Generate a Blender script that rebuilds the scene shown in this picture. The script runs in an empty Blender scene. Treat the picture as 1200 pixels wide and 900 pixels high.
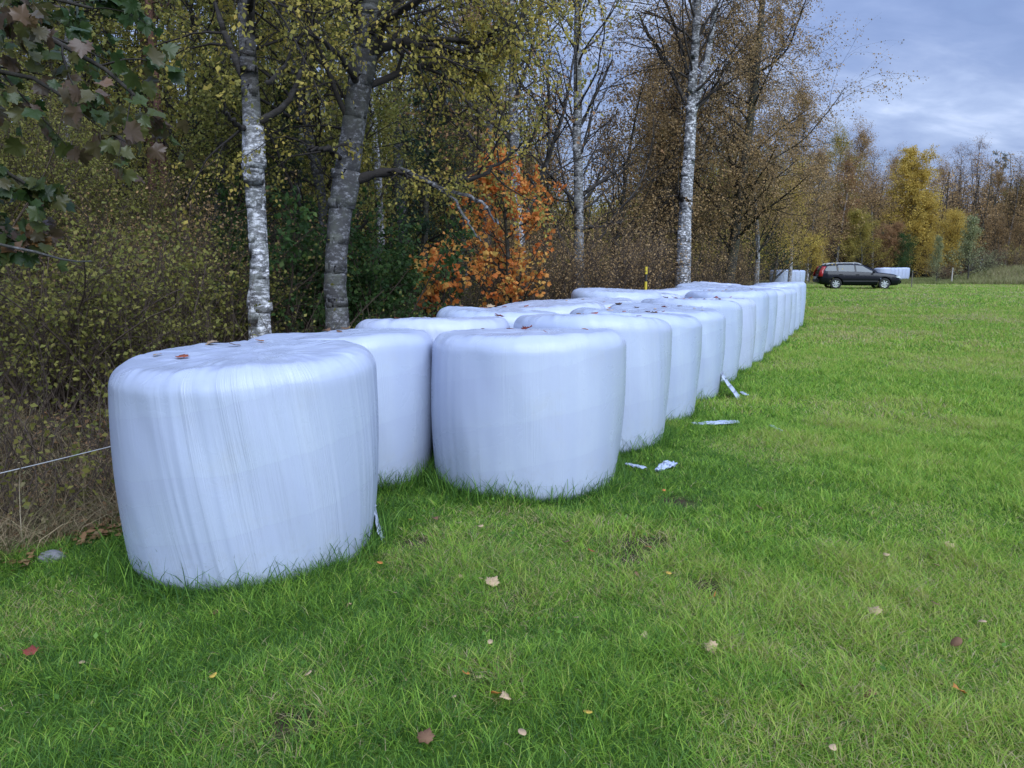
import bpy, bmesh, math, random
import numpy as np
from mathutils import Vector, Matrix
from mathutils.bvhtree import BVHTree

R = math.radians
scene = bpy.context.scene
COL = scene.collection
FPX, PITCH, EYE = 900.0, R(8.66), 1.6
CP, SP = math.cos(PITCH), math.sin(PITCH)

# ------------------------------------------------------------------ numeric helpers
def norm(a):
    return a / np.maximum(np.linalg.norm(a, axis=-1, keepdims=True), 1e-9)

def vnoise(x, y, seed=0):
    rng = np.random.RandomState(seed)
    tab = rng.rand(256, 256)
    xi = np.floor(x).astype(int); yi = np.floor(y).astype(int)
    fx = x - xi; fy = y - yi
    fx = fx * fx * (3 - 2 * fx); fy = fy * fy * (3 - 2 * fy)
    a = tab[xi & 255, yi & 255]; b = tab[(xi + 1) & 255, yi & 255]
    c = tab[xi & 255, (yi + 1) & 255]; d = tab[(xi + 1) & 255, (yi + 1) & 255]
    return (a * (1 - fx) + b * fx) * (1 - fy) + (c * (1 - fx) + d * fx) * fy

def fbm(x, y, seed=0, o=3):
    s = 0; amp = 0.5; t = 0
    for i in range(o):
        s = s + amp * vnoise(x * 2 ** i + 17.3 * i, y * 2 ** i + 5.1 * i, seed + i)
        t += amp; amp *= 0.5
    return s / t

def sstep(a, b, x):
    t = np.clip((x - a) / (b - a), 0, 1)
    return t * t * (3 - 2 * t)

# ------------------------------------------------------------------ the lie of the land
ROWDIR = np.array([.4226, .9063]); ROWPERP = np.array([.9063, -.4226]); ROW0 = np.array([.105, 5.73])
def row_p(x, y):   # distance across the bale rows, positive towards the field
    return (x - ROW0[0]) * ROWPERP[0] + (y - ROW0[1]) * ROWPERP[1]
def row_s(x, y):
    return (x - ROW0[0]) * ROWDIR[0] + (y - ROW0[1]) * ROWDIR[1]
def row_xy(s, p):
    return ROW0[0] + ROWDIR[0] * s + ROWPERP[0] * p, ROW0[1] + ROWDIR[1] * s + ROWPERP[1] * p

def gz(x, y):
    x = np.asarray(x, float); y = np.asarray(y, float)
    z = .34 * sstep(20, 41, y)
    p = row_p(x, y)
    z = z + .30 * sstep(-2.3, -7, p) * sstep(90, 40, y)
    z = z + .05 * (fbm(x * .55, y * .55, 3) - .5) + .16 * (fbm(x * .11, y * .11, 8) - .5) * sstep(6, 16, np.hypot(x, y))
    z = z + .95 * sstep(58.5, 66, y) * sstep(.555, .63, x / np.maximum(y, 1)) * sstep(130, 90, y)
    z = z + sstep(-1.9, -3.2, p) * .16 * (fbm(x * 1.4, y * 1.4, 5) - .4)
    return z
def g1(x, y):
    return float(gz(np.array([x]), np.array([y]))[0])

def at(px, py, Y):
    """point seen at photo pixel px,py at distance Y along the view's ground direction"""
    xc = (px - 600) / FPX; yc = (450 - py) / FPX
    h = CP + yc * SP; v = -SP + yc * CP
    return np.array([xc / h * Y, Y, EYE + v / h * Y])
def ground(px, py):
    xc = (px - 600) / FPX; yc = (450 - py) / FPX
    h = CP + yc * SP; v = -SP + yc * CP
    t = -EYE / v
    for _ in range(6):
        t = (g1(xc * t, h * t) - EYE) / v
    return np.array([xc * t, h * t, g1(xc * t, h * t)])

# ------------------------------------------------------------------ mesh building
def build(name, parts, parent=None, smooth=True, loc=None):
    """parts: list of dict(v=(N,3), f=[(M,k) index arrays], mat, attrs{name:(N,)}, uv=(N,2))  ->  ONE mesh object"""
    vs = []; loops = []; starts = []; tots = []; mats = []; mi = []; attrs = {}; uvs = []; off = 0; ls = 0
    nv = sum(len(p['v']) for p in parts)
    hasuv = any('uv' in p for p in parts)
    for p in parts:
        v = np.asarray(p['v'], np.float32); n = len(v)
        if p['mat'] not in mats: mats.append(p['mat'])
        k_m = mats.index(p['mat'])
        for f in p['f']:
            f = np.asarray(f, np.int64)
            if f.size == 0: continue
            m, k = f.shape
            loops.append((f + off).ravel())
            starts.append(ls + np.arange(m) * k); tots.append(np.full(m, k)); ls += m * k
            mi.append(np.full(m, k_m))
        for a, val in p.get('attrs', {}).items():
            attrs.setdefault(a, np.zeros(nv, np.float32))[off:off + n] = val
        if hasuv: uvs.append(np.asarray(p.get('uv', np.zeros((n, 2))), np.float32))
        vs.append(v); off += n
    me = bpy.data.meshes.new(name)
    V = np.concatenate(vs); Lp = np.concatenate(loops); S = np.concatenate(starts); T = np.concatenate(tots)
    me.vertices.add(len(V)); me.vertices.foreach_set('co', V.ravel())
    me.loops.add(len(Lp)); me.loops.foreach_set('vertex_index', Lp.astype(np.int32))
    me.polygons.add(len(S)); me.polygons.foreach_set('loop_start', S.astype(np.int32))
    me.polygons.foreach_set('loop_total', T.astype(np.int32))
    for m in mats: me.materials.append(m)
    me.polygons.foreach_set('material_index', np.concatenate(mi).astype(np.int32))
    me.polygons.foreach_set('use_smooth', np.full(len(S), smooth))
    for a, val in attrs.items():
        at_ = me.attributes.new(a, 'FLOAT', 'POINT'); at_.data.foreach_set('value', val)
    if hasuv:
        U = np.concatenate(uvs)
        ul = me.uv_layers.new(name='UVMap'); ul.data.foreach_set('uv', U[Lp].ravel())
    me.update(calc_edges=True)
    o = bpy.data.objects.new(name, me); COL.objects.link(o)
    if parent is not None: o.parent = parent
    if loc is not None: o.location = loc
    return o

def tag(o, label=None, cat=None, group=None, kind=None):
    if label: o['label'] = label
    if cat: o['category'] = cat
    if group: o['group'] = group
    if kind: o['kind'] = kind
    return o
def empty(name, loc, rz=0, label=None, cat=None, group=None):
    o = bpy.data.objects.new(name, None); COL.objects.link(o)
    o.location = loc; o.rotation_euler = (0, 0, rz); o.empty_display_size = .2
    return tag(o, label, cat, group)
def copy_tree(o, parent=None):
    c = o.copy(); COL.objects.link(c)
    if parent is not None: c.parent = parent
    for ch in list(o.children): copy_tree(ch, c)
    return c

# ------------------------------------------------------------------ branches and leaves
def grow(rng, p0, d0, L, K, wander, grav):
    p = np.array(p0, float); d = norm(np.array(d0, float)); L = np.asarray(L, float)
    out = [p.copy()]
    for k in range(K - 1):
        d = d + wander * rng.randn(*d.shape); d[:, 2] += grav
        d = norm(d); p = p + d * (L / (K - 1))[:, None]; out.append(p.copy())
    return np.stack(out, 1)

def children(rng, pts, rad, L, n, t0, t1, a0, a1, ratio, K, wander, grav, rk=.55, rmin=.002, shrink=.5, rtip=.3, zmin=None):
    """side branches: pts (N,K,3), rad (N,K), L (N,) -> pts, rad, L"""
    N, K0, _ = pts.shape
    idx = np.repeat(np.arange(N), n); M = len(idx)
    t = t0 + (t1 - t0) * (np.tile(np.arange(n), N) + rng.rand(M)) / n
    f = t * (K0 - 1); i = np.minimum(f.astype(int), K0 - 2); u = (f - i)[:, None]
    pos = pts[idx, i] * (1 - u) + pts[idx, i + 1] * u
    rr = rad[idx, i] * (1 - u[:, 0]) + rad[idx, i + 1] * u[:, 0]
    T = norm(pts[idx, i + 1] - pts[idx, i])
    q = rng.randn(M, 3); q = norm(q - (q * T).sum(1, keepdims=True) * T)
    a = a0 + (a1 - a0) * rng.rand(M)
    d = np.cos(a)[:, None] * T + np.sin(a)[:, None] * q
    if zmin is not None: d[:, 2] = np.maximum(d[:, 2], zmin + .25 * rng.rand(M))
    Lc = L[idx] * ratio * (1 - shrink * t) * (.6 + .8 * rng.rand(M))
    P = grow(rng, pos, d, Lc, K, wander, grav)
    r0 = np.maximum(rr * rk * (.7 + .5 * rng.rand(M)), rmin)
    Rd = r0[:, None] * np.linspace(1, rtip, K)[None, :]
    return P, Rd, Lc

def tube(P, Rd, sides, mat, pale=0.0, cap=False):
    """tubes along N polylines as one arrays-part"""
    P = np.asarray(P, float); Rd = np.asarray(Rd, float)
    N, K, _ = P.shape
    T = norm(np.gradient(P, axis=1))
    mT = norm(T.mean(1)); ref = np.zeros((N, 3)); ref[np.arange(N), np.abs(mT).argmin(1)] = 1
    Nn = norm(np.cross(T, ref[:, None, :])); B = np.cross(T, Nn)
    th = np.arange(sides) * 2 * np.pi / sides
    if Rd.ndim == 2: Rd = Rd[:, :, None]
    ring = P[:, :, None, :] + Rd[..., None] * (np.cos(th)[None, None, :, None] * Nn[:, :, None, :] + np.sin(th)[None, None, :, None] * B[:, :, None, :])
    V = ring.reshape(-1, 3)
    n = np.arange(N)[:, None, None] * K * sides; k = np.arange(K - 1)[None, :, None] * sides; s = np.arange(sides)[None, None, :]
    s2 = (s + 1) % sides
    F = np.stack([n + k + s, n + k + s2, n + k + sides + s2, n + k + sides + s], -1).reshape(-1, 4)
    pl = np.broadcast_to(np.asarray(pale, float), (N, K)) if np.ndim(pale) else np.full((N, K), pale)
    return dict(v=V, f=[F], mat=mat, attrs={'pale': np.repeat(pl.ravel(), sides)})

def frames(rng, D, N, roll_up=None):
    D = norm(D); q = rng.randn(N, 3)
    if roll_up is not None: q = q * (1 - roll_up) + np.array([0, 0, 1.]) * roll_up
    Z = norm(q - (q * D).sum(1, keepdims=True) * D); X = np.cross(D, Z)
    return X, D, Z

def scatter(tv, tf, P, X, Y, Z, sc, mat, rnd):
    """copies of a small template (leaf) in one arrays-part"""
    tv = np.asarray(tv, float); M = len(tv); N = len(P)
    sc = np.broadcast_to(np.asarray(sc, float), (N,))[:, None, None]
    V = P[:, None, :] + sc * (tv[None, :, 0:1] * X[:, None, :] + tv[None, :, 1:2] * Y[:, None, :] + tv[None, :, 2:3] * Z[:, None, :])
    F = [(np.asarray(f)[None, :, :] + (np.arange(N) * M)[:, None, None]).reshape(-1, len(f[0])) for f in tf]
    return dict(v=V.reshape(-1, 3), f=F, mat=mat, attrs={'rnd': np.repeat(rnd, M)})

LEAF = (np.array([[0, 0, 0], [.34, .42, .07], [0, 1, -.05], [-.34, .42, .07]]), [[(0, 1, 2, 3)]])
NEEDLE = (np.array([[0, 0, 0], [.09, .5, 0], [0, 1, -.05], [-.09, .5, 0]]), [[(0, 1, 2, 3)]])
def _maple():
    half = [(0, -.02), (.10, -.05), (.30, -.12), (.36, .04), (.56, .14), (.47, .27), (.62, .46), (.44, .47), (.43, .60), (.27, .56), (.27, .72), (.16, .74), (.09, .86), (0, 1.0)]
    pts = half + [(-x, y) for x, y in half[-2:0:-1]]
    v = [(0, .28, 0)] + [(x, y, -.35 * (x * x) - .12 * (y - .3) ** 2 + .07 * math.sin(7 * x + 6 * y) - .10 * abs(x)) for x, y in pts]
    n = len(pts)
    return np.array(v), [[(0, 1 + i, 1 + (i + 1) % n) for i in range(n)]]
MAPLE = _maple()

def leaves_on(rng, pts, n, size, mat, jitter=.03, down=.4, tmpl=LEAF, t0=.15, grp=None, up=.35, fwd=.6):
    """n leaves along each polyline"""
    N, K, _ = pts.shape
    idx = np.repeat(np.arange(N), n); M = len(idx)
    f = (t0 + (1 - t0) * rng.rand(M)) * (K - 1); i = np.minimum(f.astype(int), K - 2); u = (f - i)[:, None]
    P = pts[idx, i] * (1 - u) + pts[idx, i + 1] * u + jitter * rng.randn(M, 3)
    D = norm(pts[idx, -1] - pts[idx, 0]) * fwd + rng.randn(M, 3) * .6; D[:, 2] -= down
    X, Y, Z = frames(rng, D, M, up)
    base = rng.rand(N)[idx] if grp is None else grp[idx]
    rnd = np.clip(.55 * base + .45 * rng.rand(M), 0, 1)
    return scatter(tmpl[0], tmpl[1], P, X, Y, Z, size * (.6 + .7 * rng.rand(M)), mat, rnd)

def spline(pts, K):
    p = np.asarray(pts, float)
    for _ in range(3):
        q = np.empty((2 * len(p), p.shape[1])); q[0::2] = np.vstack([p[:1], .75 * p[:-1] + .25 * p[1:]]); q[1::2] = np.vstack([.25 * p[:-1] * 1 + .75 * p[1:], p[-1:]])
        p = q
    d = np.r_[0, np.cumsum(np.linalg.norm(np.diff(p[:, :3], axis=0), axis=1))]
    t = np.linspace(0, d[-1], K)
    return np.stack([np.interp(t, d, p[:, i]) for i in range(p.shape[1])], 1)

# ------------------------------------------------------------------ materials
def new_mat(name):
    m = bpy.data.materials.new(name); m.use_nodes = True
    nt = m.node_tree
    return m, nt, nt.nodes['Principled BSDF'], nt.nodes['Material Output']
def N(nt, t, **kw):
    n = nt.nodes.new(t)
    for k, v in kw.items(): setattr(n, k, v)
    return n
def ramp(nt, stops, fac=None, interp='LINEAR'):
    r = N(nt, 'ShaderNodeValToRGB'); cr = r.color_ramp; cr.interpolation = interp
    while len(cr.elements) > 1: cr.elements.remove(cr.elements[-1])
    cr.elements[0].position = stops[0][0]; cr.elements[0].color = (*stops[0][1], 1)
    for pos, c in stops[1:]:
        e = cr.elements.new(pos); e.color = (*c, 1)
    if fac is not None: nt.links.new(fac, r.inputs['Fac'])
    return r
def attr(nt, name):
    return N(nt, 'ShaderNodeAttribute', attribute_name=name).outputs['Fac']
def noise(nt, scale, vec=None, detail=3, rough=.55, dist=0):
    n = N(nt, 'ShaderNodeTexNoise'); n.inputs['Scale'].default_value = scale; n.inputs['Detail'].default_value = detail
    n.inputs['Roughness'].default_value = rough; n.inputs['Distortion'].default_value = dist
    if vec is not None: nt.links.new(vec, n.inputs['Vector'])
    return n
def mapping(nt, src, scale=(1, 1, 1), rot=(0, 0, 0)):
    m = N(nt, 'ShaderNodeMapping'); m.inputs['Scale'].default_value = scale; m.inputs['Rotation'].default_value = rot
    nt.links.new(src, m.inputs['Vector']); return m.outputs[0]
def mix(nt, a, b, fac, blend='MIX'):
    m = N(nt, 'ShaderNodeMix', data_type='RGBA', blend_type=blend)
    for s, v in ((m.inputs[0], fac), (m.inputs[6], a), (m.inputs[7], b)):
        if hasattr(v, 'links') or hasattr(v, 'is_linked'): nt.links.new(v, s)
        elif isinstance(v, (int, float)): s.default_value = v
        else: s.default_value = (*v, 1)
    return m.outputs[2]
def math_(nt, op, a, b=None, clamp=False):
    m = N(nt, 'ShaderNodeMath', operation=op); m.use_clamp = clamp
    for s, v in ((m.inputs[0], a), (m.inputs[1], b)):
        if v is None: continue
        if hasattr(v, 'is_linked'): nt.links.new(v, s)
        else: s.default_value = v
    return m.outputs[0]

def leaf_mat(name, stops, trans=.35, rough=.6, spec=.25):
    m, nt, bs, out = new_mat(name)
    r = ramp(nt, stops, attr(nt, 'rnd'))
    nt.links.new(r.outputs[0], bs.inputs['Base Color'])
    bs.inputs['Roughness'].default_value = rough; bs.inputs['Specular IOR Level'].default_value = spec
    tr = N(nt, 'ShaderNodeBsdfTranslucent'); nt.links.new(r.outputs[0], tr.inputs['Color'])
    mx = N(nt, 'ShaderNodeMixShader'); mx.inputs[0].default_value = trans
    nt.links.new(bs.outputs[0], mx.inputs[1]); nt.links.new(tr.outputs[0], mx.inputs[2]); nt.links.new(mx.outputs[0], out.inputs[0])
    return m

def bark_mat(name, pale, dark, twig, streak=26, amount=.5, moss=None, scale=1.0):
    """pale bark with horizontal dark scars; 'pale' attribute 1 = trunk bark, 0 = thin dark branch"""
    m, nt, bs, out = new_mat(name)
    oc = N(nt, 'ShaderNodeTexCoord').outputs['Object']
    n1 = noise(nt, 1.0, mapping(nt, oc, (11 * scale, 11 * scale, streak * 1.6 * scale)), 6, .75)
    n2 = noise(nt, 9 * scale, mapping(nt, oc, (1, 1, 1.3)), 6, .78, .4)
    n3 = noise(nt, 1.2, oc, 2)
    m1 = ramp(nt, [(amount - .06, (0, 0, 0)), (amount + .06, (1, 1, 1))], n1.outputs[0]).outputs[0]
    m2 = ramp(nt, [(.535, (0, 0, 0)), (.60, (1, 1, 1))], n2.outputs[0]).outputs[0]
    c = mix(nt, pale, dark, m1)
    c = mix(nt, c, dark, math_(nt, 'MULTIPLY', m2, .85))
    c = mix(nt, c, tuple(.72 * x for x in pale), math_(nt, 'MULTIPLY', n3.outputs[0], .35))
    if moss:
        m3 = ramp(nt, [(.48, (0, 0, 0)), (.62, (1, 1, 1))], noise(nt, 2.6, oc, 5, .7).outputs[0]).outputs[0]
        c = mix(nt, c, moss, math_(nt, 'MULTIPLY', m3, .7))
    c = mix(nt, twig, c, attr(nt, 'pale'))
    nt.links.new(c, bs.inputs['Base Color']); bs.inputs['Roughness'].default_value = .85; bs.inputs['Specular IOR Level'].default_value = .2
    bp = N(nt, 'ShaderNodeBump'); bp.inputs['Strength'].default_value = .7; bp.inputs['Distance'].default_value = .02
    nt.links.new(math_(nt, 'ADD', n1.outputs[0], n2.outputs[0]), bp.inputs['Height']); nt.links.new(bp.outputs[0], bs.inputs['Normal'])
    return m

def flat_mat(name, col, rough=.5, metal=0, spec=.5, coat=0):
    m, nt, bs, out = new_mat(name)
    oc = N(nt, 'ShaderNodeTexCoord').outputs['Object']
    n = noise(nt, 9, oc, 4)
    c = mix(nt, tuple(.85 * x for x in col), tuple(min(1, 1.12 * x) for x in col), n.outputs[0])
    nt.links.new(c, bs.inputs['Base Color'])
    bs.inputs['Roughness'].default_value = rough; bs.inputs['Metallic'].default_value = metal
    bs.inputs['Specular IOR Level'].default_value = spec; bs.inputs['Coat Weight'].default_value = coat
    return m
# ------------------------------------------------------------------ camera, light, sky
cam = bpy.data.objects.new('camera', bpy.data.cameras.new('camera')); COL.objects.link(cam)
cam.location = (0, 0, EYE); cam.rotation_euler = (R(90) - PITCH, 0, 0)
cam.data.sensor_width = 36; cam.data.lens = 27; cam.data.clip_end = 3000; cam.data.clip_start = .05
scene.camera = cam

SUN_AZ, SUN_EL = R(156), R(42)          # clockwise from +Y: behind the viewer, over the open field
sun = bpy.data.objects.new('sun', bpy.data.lights.new('sun', 'SUN')); COL.objects.link(sun)
sun.data.energy = 1.5; sun.data.angle = R(60); sun.data.color = (.78, .88, 1.0)
sd = Vector((math.sin(SUN_AZ) * math.cos(SUN_EL), math.cos(SUN_AZ) * math.cos(SUN_EL), math.sin(SUN_EL)))
sun.rotation_euler = sd.to_track_quat('Z', 'Y').to_euler(); sun.location = sd * 60

w = bpy.data.worlds.new('World'); scene.world = w; w.use_nodes = True
nt = w.node_tree; bg = nt.nodes['Background']; bg.inputs['Strength'].default_value = .1
sky = N(nt, 'ShaderNodeTexSky', sky_type='NISHITA'); sky.sun_disc = False
sky.sun_elevation = SUN_EL; sky.sun_rotation = SUN_AZ
gen = N(nt, 'ShaderNodeTexCoord').outputs['Generated']
sep = N(nt, 'ShaderNodeSeparateXYZ'); nt.links.new(gen, sep.inputs[0])
up = math_(nt, 'MAXIMUM', sep.outputs[2], 0.0)
den = math_(nt, 'ADD', up, .30)
cmb = N(nt, 'ShaderNodeCombineXYZ')
nt.links.new(math_(nt, 'DIVIDE', sep.outputs[0], den), cmb.inputs[0])
nt.links.new(math_(nt, 'DIVIDE', sep.outputs[1], den), cmb.inputs[1])
nA = noise(nt, 2.3, mapping(nt, cmb.outputs[0], (.9, 1.2, 1), (0, 0, R(-12))), 6, .48, .2)
nB = noise(nt, 6.5, mapping(nt, cmb.outputs[0], (.8, 1.3, 1), (0, 0, R(8))), 6, .55, .3)
cl = math_(nt, 'ADD', math_(nt, 'MULTIPLY', nA.outputs[0], .65), math_(nt, 'MULTIPLY', nB.outputs[0], .35))
ccol = ramp(nt, [(.36, (.70, .95, 1.88)), (.44, (.94, 1.25, 2.26)), (.51, (1.28, 1.64, 2.68)), (.58, (1.65, 2.05, 3.1)), (.67, (2.5, 2.9, 3.95))], cl).outputs[0]
grad = ramp(nt, [(0, (.86, .86, .88)), (.12, (.90, .90, .91)), (.30, (1.08, 1.08, 1.06)), (.6, (1.5, 1.5, 1.55)), (1, (1.8, 1.8, 1.9))], up).outputs[0]
ccol = mix(nt, ccol, grad, 1.0, 'MULTIPLY')
cover = ramp(nt, [(.30, (.80, .80, .80)), (.5, (.93, .93, .93))], cl).outputs[0]
nt.links.new(mix(nt, sky.outputs[0], ccol, cover), bg.inputs[0])

scene.view_settings.view_transform = 'Standard'; scene.view_settings.look = 'None'
scene.view_settings.exposure = 1.55; scene.view_settings.gamma = 1
scene.render.engine = 'CYCLES'
cy = scene.cycles; cy.max_bounces = 5; cy.diffuse_bounces = 3; cy.glossy_bounces = 2; cy.transmission_bounces = 3; cy.transparent_max_bounces = 4
cy.use_denoising = True; cy.caustics_reflective = False; cy.caustics_refractive = False

# ------------------------------------------------------------------ the ground: one sheet out to the horizon
def axis(lo, hi, near0, near1, step, gr=1.12):
    a = list(np.arange(near0, near1, step)); s = step; x = near1
    while x < hi: a.append(x); s *= gr; x += s
    a.append(hi); s = step; x = near0 - step; pre = []
    while x > lo: pre.append(x); s *= gr; x -= s
    pre.append(lo)
    return np.array(pre[::-1] + a)
gx = axis(-900, 900, -9, 9, .13); gy = axis(-300, 1500, -1, 24, .13)
GX, GY = np.meshgrid(gx, gy, indexing='ij')
nx, ny = GX.shape
V = np.stack([GX.ravel(), GY.ravel(), gz(GX.ravel(), GY.ravel())], 1)
i, j = np.meshgrid(np.arange(nx - 1), np.arange(ny - 1), indexing='ij')
q = (i * ny + j).ravel()
F = np.stack([q, q + ny, q + ny + 1, q + 1], 1)
m, nt, bs, out = new_mat('field and forest soil')
oc = N(nt, 'ShaderNodeTexCoord').outputs['Object']
sp = N(nt, 'ShaderNodeSeparateXYZ'); nt.links.new(oc, sp.inputs[0])
pp = math_(nt, 'ADD', math_(nt, 'MULTIPLY', sp.outputs[0], float(ROWPERP[0])), math_(nt, 'MULTIPLY', sp.outputs[1], float(ROWPERP[1])))
pp = math_(nt, 'SUBTRACT', pp, float(ROW0 @ ROWPERP))
wob = noise(nt, .9, oc, 4, .6).outputs[0]
edge = math_(nt, 'ADD', pp, math_(nt, 'MULTIPLY', math_(nt, 'SUBTRACT', wob, .5), 1.6))
fld = math_(nt, 'MINIMUM', math_(nt, 'MAXIMUM', math_(nt, 'ADD', math_(nt, 'MULTIPLY', edge, 2.0), 4.4), 0.0), 1.0)
yend = math_(nt, 'ADD', sp.outputs[1], math_(nt, 'MULTIPLY', math_(nt, 'SUBTRACT', noise(nt, .12, oc, 3).outputs[0], .5), 6.0))
fend = math_(nt, 'MINIMUM', math_(nt, 'MAXIMUM', math_(nt, 'MULTIPLY', math_(nt, 'SUBTRACT', 57.5, yend), .8), 0.0), 1.0)
fld = math_(nt, 'MULTIPLY', fld, fend)
green = mix(nt, ramp(nt, [(.3, (.04, .07, .018)), (.5, (.085, .15, .026)), (.7, (.14, .21, .04))], noise(nt, 14, oc, 6, .75).outputs[0]).outputs[0],
            ramp(nt, [(.35, (.08, .17, .02)), (.65, (.14, .24, .028))], noise(nt, .35, oc, 4, .6).outputs[0]).outputs[0], .55)
brown = ramp(nt, [(.32, (.018, .014, .009)), (.5, (.060, .046, .028)), (.62, (.10, .075, .045)), (.75, (.06, .065, .025))], noise(nt, 7, oc, 8, .75).outputs[0]).outputs[0]
rough_grass = ramp(nt, [(.3, (.07, .075, .025)), (.5, (.13, .11, .05)), (.7, (.085, .10, .03))], noise(nt, 1.6, oc, 7, .7).outputs[0]).outputs[0]
wild = mix(nt, rough_grass, brown, math_(nt, 'MINIMUM', math_(nt, 'MAXIMUM', math_(nt, 'MULTIPLY', math_(nt, 'SUBTRACT', 36.0, sp.outputs[1]), .2), 0.0), 1.0))
fld = math_(nt, 'MULTIPLY', fld, math_(nt, 'SUBTRACT', 1.0, math_(nt, 'MINIMUM', math_(nt, 'MULTIPLY', attr(nt, 'soil'), math_(nt, 'MULTIPLY', wob, 2.6)), 1.0)))
nt.links.new(mix(nt, wild, green, fld), bs.inputs['Base Color']); bs.inputs['Roughness'].default_value = .95; bs.inputs['Specular IOR Level'].default_value = .1
bp = N(nt, 'ShaderNodeBump'); bp.inputs['Strength'].default_value = .8; bp.inputs['Distance'].default_value = .05
nt.links.new(noise(nt, 22, oc, 6, .8).outputs[0], bp.inputs['Height']); nt.links.new(bp.outputs[0], bs.inputs['Normal'])
BARE0 = [(752, 640, .22), (790, 588, .16), (740, 658, .16), (830, 690, .14), (490, 640, .15), (1010, 700, .10), (600, 700, .13), (345, 850, .14), (560, 800, .10)]
soil = np.zeros(len(V))
for (px_, py_, r_) in BARE0:
    c_ = ground(px_, py_); soil = np.maximum(soil, np.clip(1.5 - np.hypot(V[:, 0] - c_[0], V[:, 1] - c_[1]) / r_, 0, 1))
gnd = build('ground', [dict(v=V, f=[F], mat=m, attrs={'soil': soil})]); tag(gnd, kind='structure')

# ------------------------------------------------------------------ where the bales stand
BR, BH = .70, 1.14
bales_field = [tuple(ROW0 + ROWDIR * 1.42 * k) for k in range(13)]
b1 = np.array([-1.49, 4.28]); b2 = np.array([-1.33, 5.86])
bales_wood = [tuple(b1), tuple(b2)] + [tuple(b2 + np.array([.60, 1.29]) + ROWDIR * 1.42 * k) for k in range(11)]
ALLB = np.array(bales_field + bales_wood)

# ------------------------------------------------------------------ grass: real blades, sparser and coarser with distance
def blades(rng, x, y, h, wd, lean, rnd, segs, mat, z=None):
    n = len(x); z = gz(x, y) if z is None else z
    az = rng.rand(n) * 2 * np.pi; ca, sa = np.cos(az), np.sin(az)
    fa = rng.rand(n) * 2 * np.pi
    sx, sy = np.cos(fa), np.sin(fa)
    rows = []
    ts = np.linspace(0, 1, segs + 1)
    for t in ts[:-1]:
        wv = wd * (1 - .55 * t) * .5
        off = lean * h * t ** 1.8; zz = z - .01 + h * t * (1 - .35 * lean * t)
        cx, cyy = x + ca * off, y + sa * off
        rows.append(np.stack([cx - sx * wv, cyy - sy * wv, zz], 1)); rows.append(np.stack([cx + sx * wv, cyy + sy * wv, zz], 1))
    off = lean * h
    rows.append(np.stack([x + ca * off, y + sa * off, z - .01 + h * (1 - .35 * lean)], 1))
    V = np.stack(rows, 1); M = V.shape[1]
    b = (np.arange(n) * M)[:, None]
    Q = np.concatenate([b + np.array([[2 * k, 2 * k + 1, 2 * k + 3, 2 * k + 2]]) for k in range(segs - 1)]) if segs > 1 else np.zeros((0, 4), int)
    T = b + np.array([[M - 3, M - 2, M - 1]])
    return dict(v=V.reshape(-1, 3), f=[Q, T], mat=mat, attrs={'rnd': np.repeat(rnd, M)})

GRASS = leaf_mat('grass blade', [(0, (.045, .12, .020)), (.25, (.135, .27, .038)), (.5, (.26, .45, .052)), (.68, (.37, .54, .068)), (.80, (.46, .43, .13)), (.90, (.46, .36, .18)), (1, (.56, .46, .29))], .42, .5, .3)
rng = np.random.RandomState(11)
gparts = []
bare = np.array([[*ground(752, 640)[:2], .22], [*ground(790, 588)[:2], .16], [*ground(740, 658)[:2], .16], [*ground(830, 690)[:2], .14], [*ground(490, 640)[:2], .15], [*ground(1010, 700)[:2], .10], [*ground(600, 700)[:2], .11], [*ground(345, 850)[:2], .12], [*ground(560, 800)[:2], .09]])
def field_pts(y0, y1, dens):
    # a strip wider than the view; the part beyond its edges is thinner
    M_ = 2.6
    A = 2 * ((y1 ** 2 - y0 ** 2) / 2 * .70 + M_ * (y1 - y0)); n = int(A * dens)
    y = y0 + (y1 - y0) * rng.rand(int(n * 1.35)); y = y[rng.rand(len(y)) < (.70 * y + M_) / (.70 * y1 + M_)]; n = len(y)
    x = (rng.rand(n) * 2 - 1) * (.70 * y + M_)
    kk = (np.abs(x) < .70 * y + .25) & (y > 1.85) | (rng.rand(n) < .38); x, y = x[kk], y[kk]; n = len(x)
    p = row_p(x, y) + 1.5 * (fbm(x * 1.1, y * 1.1, 31) - .5)
    k = (p > -2.05) & (y < 58 + 3 * (fbm(x * .1, y * 0, 4) - .5))
    d = np.min(np.hypot(x[:, None] - ALLB[None, :, 0], y[:, None] - ALLB[None, :, 1]), 1) if n < 900000 else None
    k &= d > .56
    inside = (row_p(x, y) < -.2) & (row_p(x, y) > -2.0) & (row_s(x, y) > .3) & (row_s(x, y) < 16)
    k &= ~(inside & (rng.rand(n) > .25))
    x, y, d = x[k], y[k], d[k]
    bd = np.min(np.hypot(x[:, None] - bare[None, :, 0], y[:, None] - bare[None, :, 1]) / bare[None, :, 2] + .9 * (fbm(x * 9, y * 9, 2)[:, None] - .5), 1)
    k = (bd > .75) | (rng.rand(len(x)) < .25)
    return x[k], y[k], d[k]
DRY = [(*ground(a_, b_)[:2], c_, d_) for a_, b_, c_, d_ in ((600, 700, .45, .9), (330, 835, .32, .9), (470, 655, .30, .9), (1010, 705, .40, .8), (650, 625, .35, .7), (760, 700, .3, .6), (1090, 610, .45, .6), (560, 790, .25, .8))]
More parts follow.
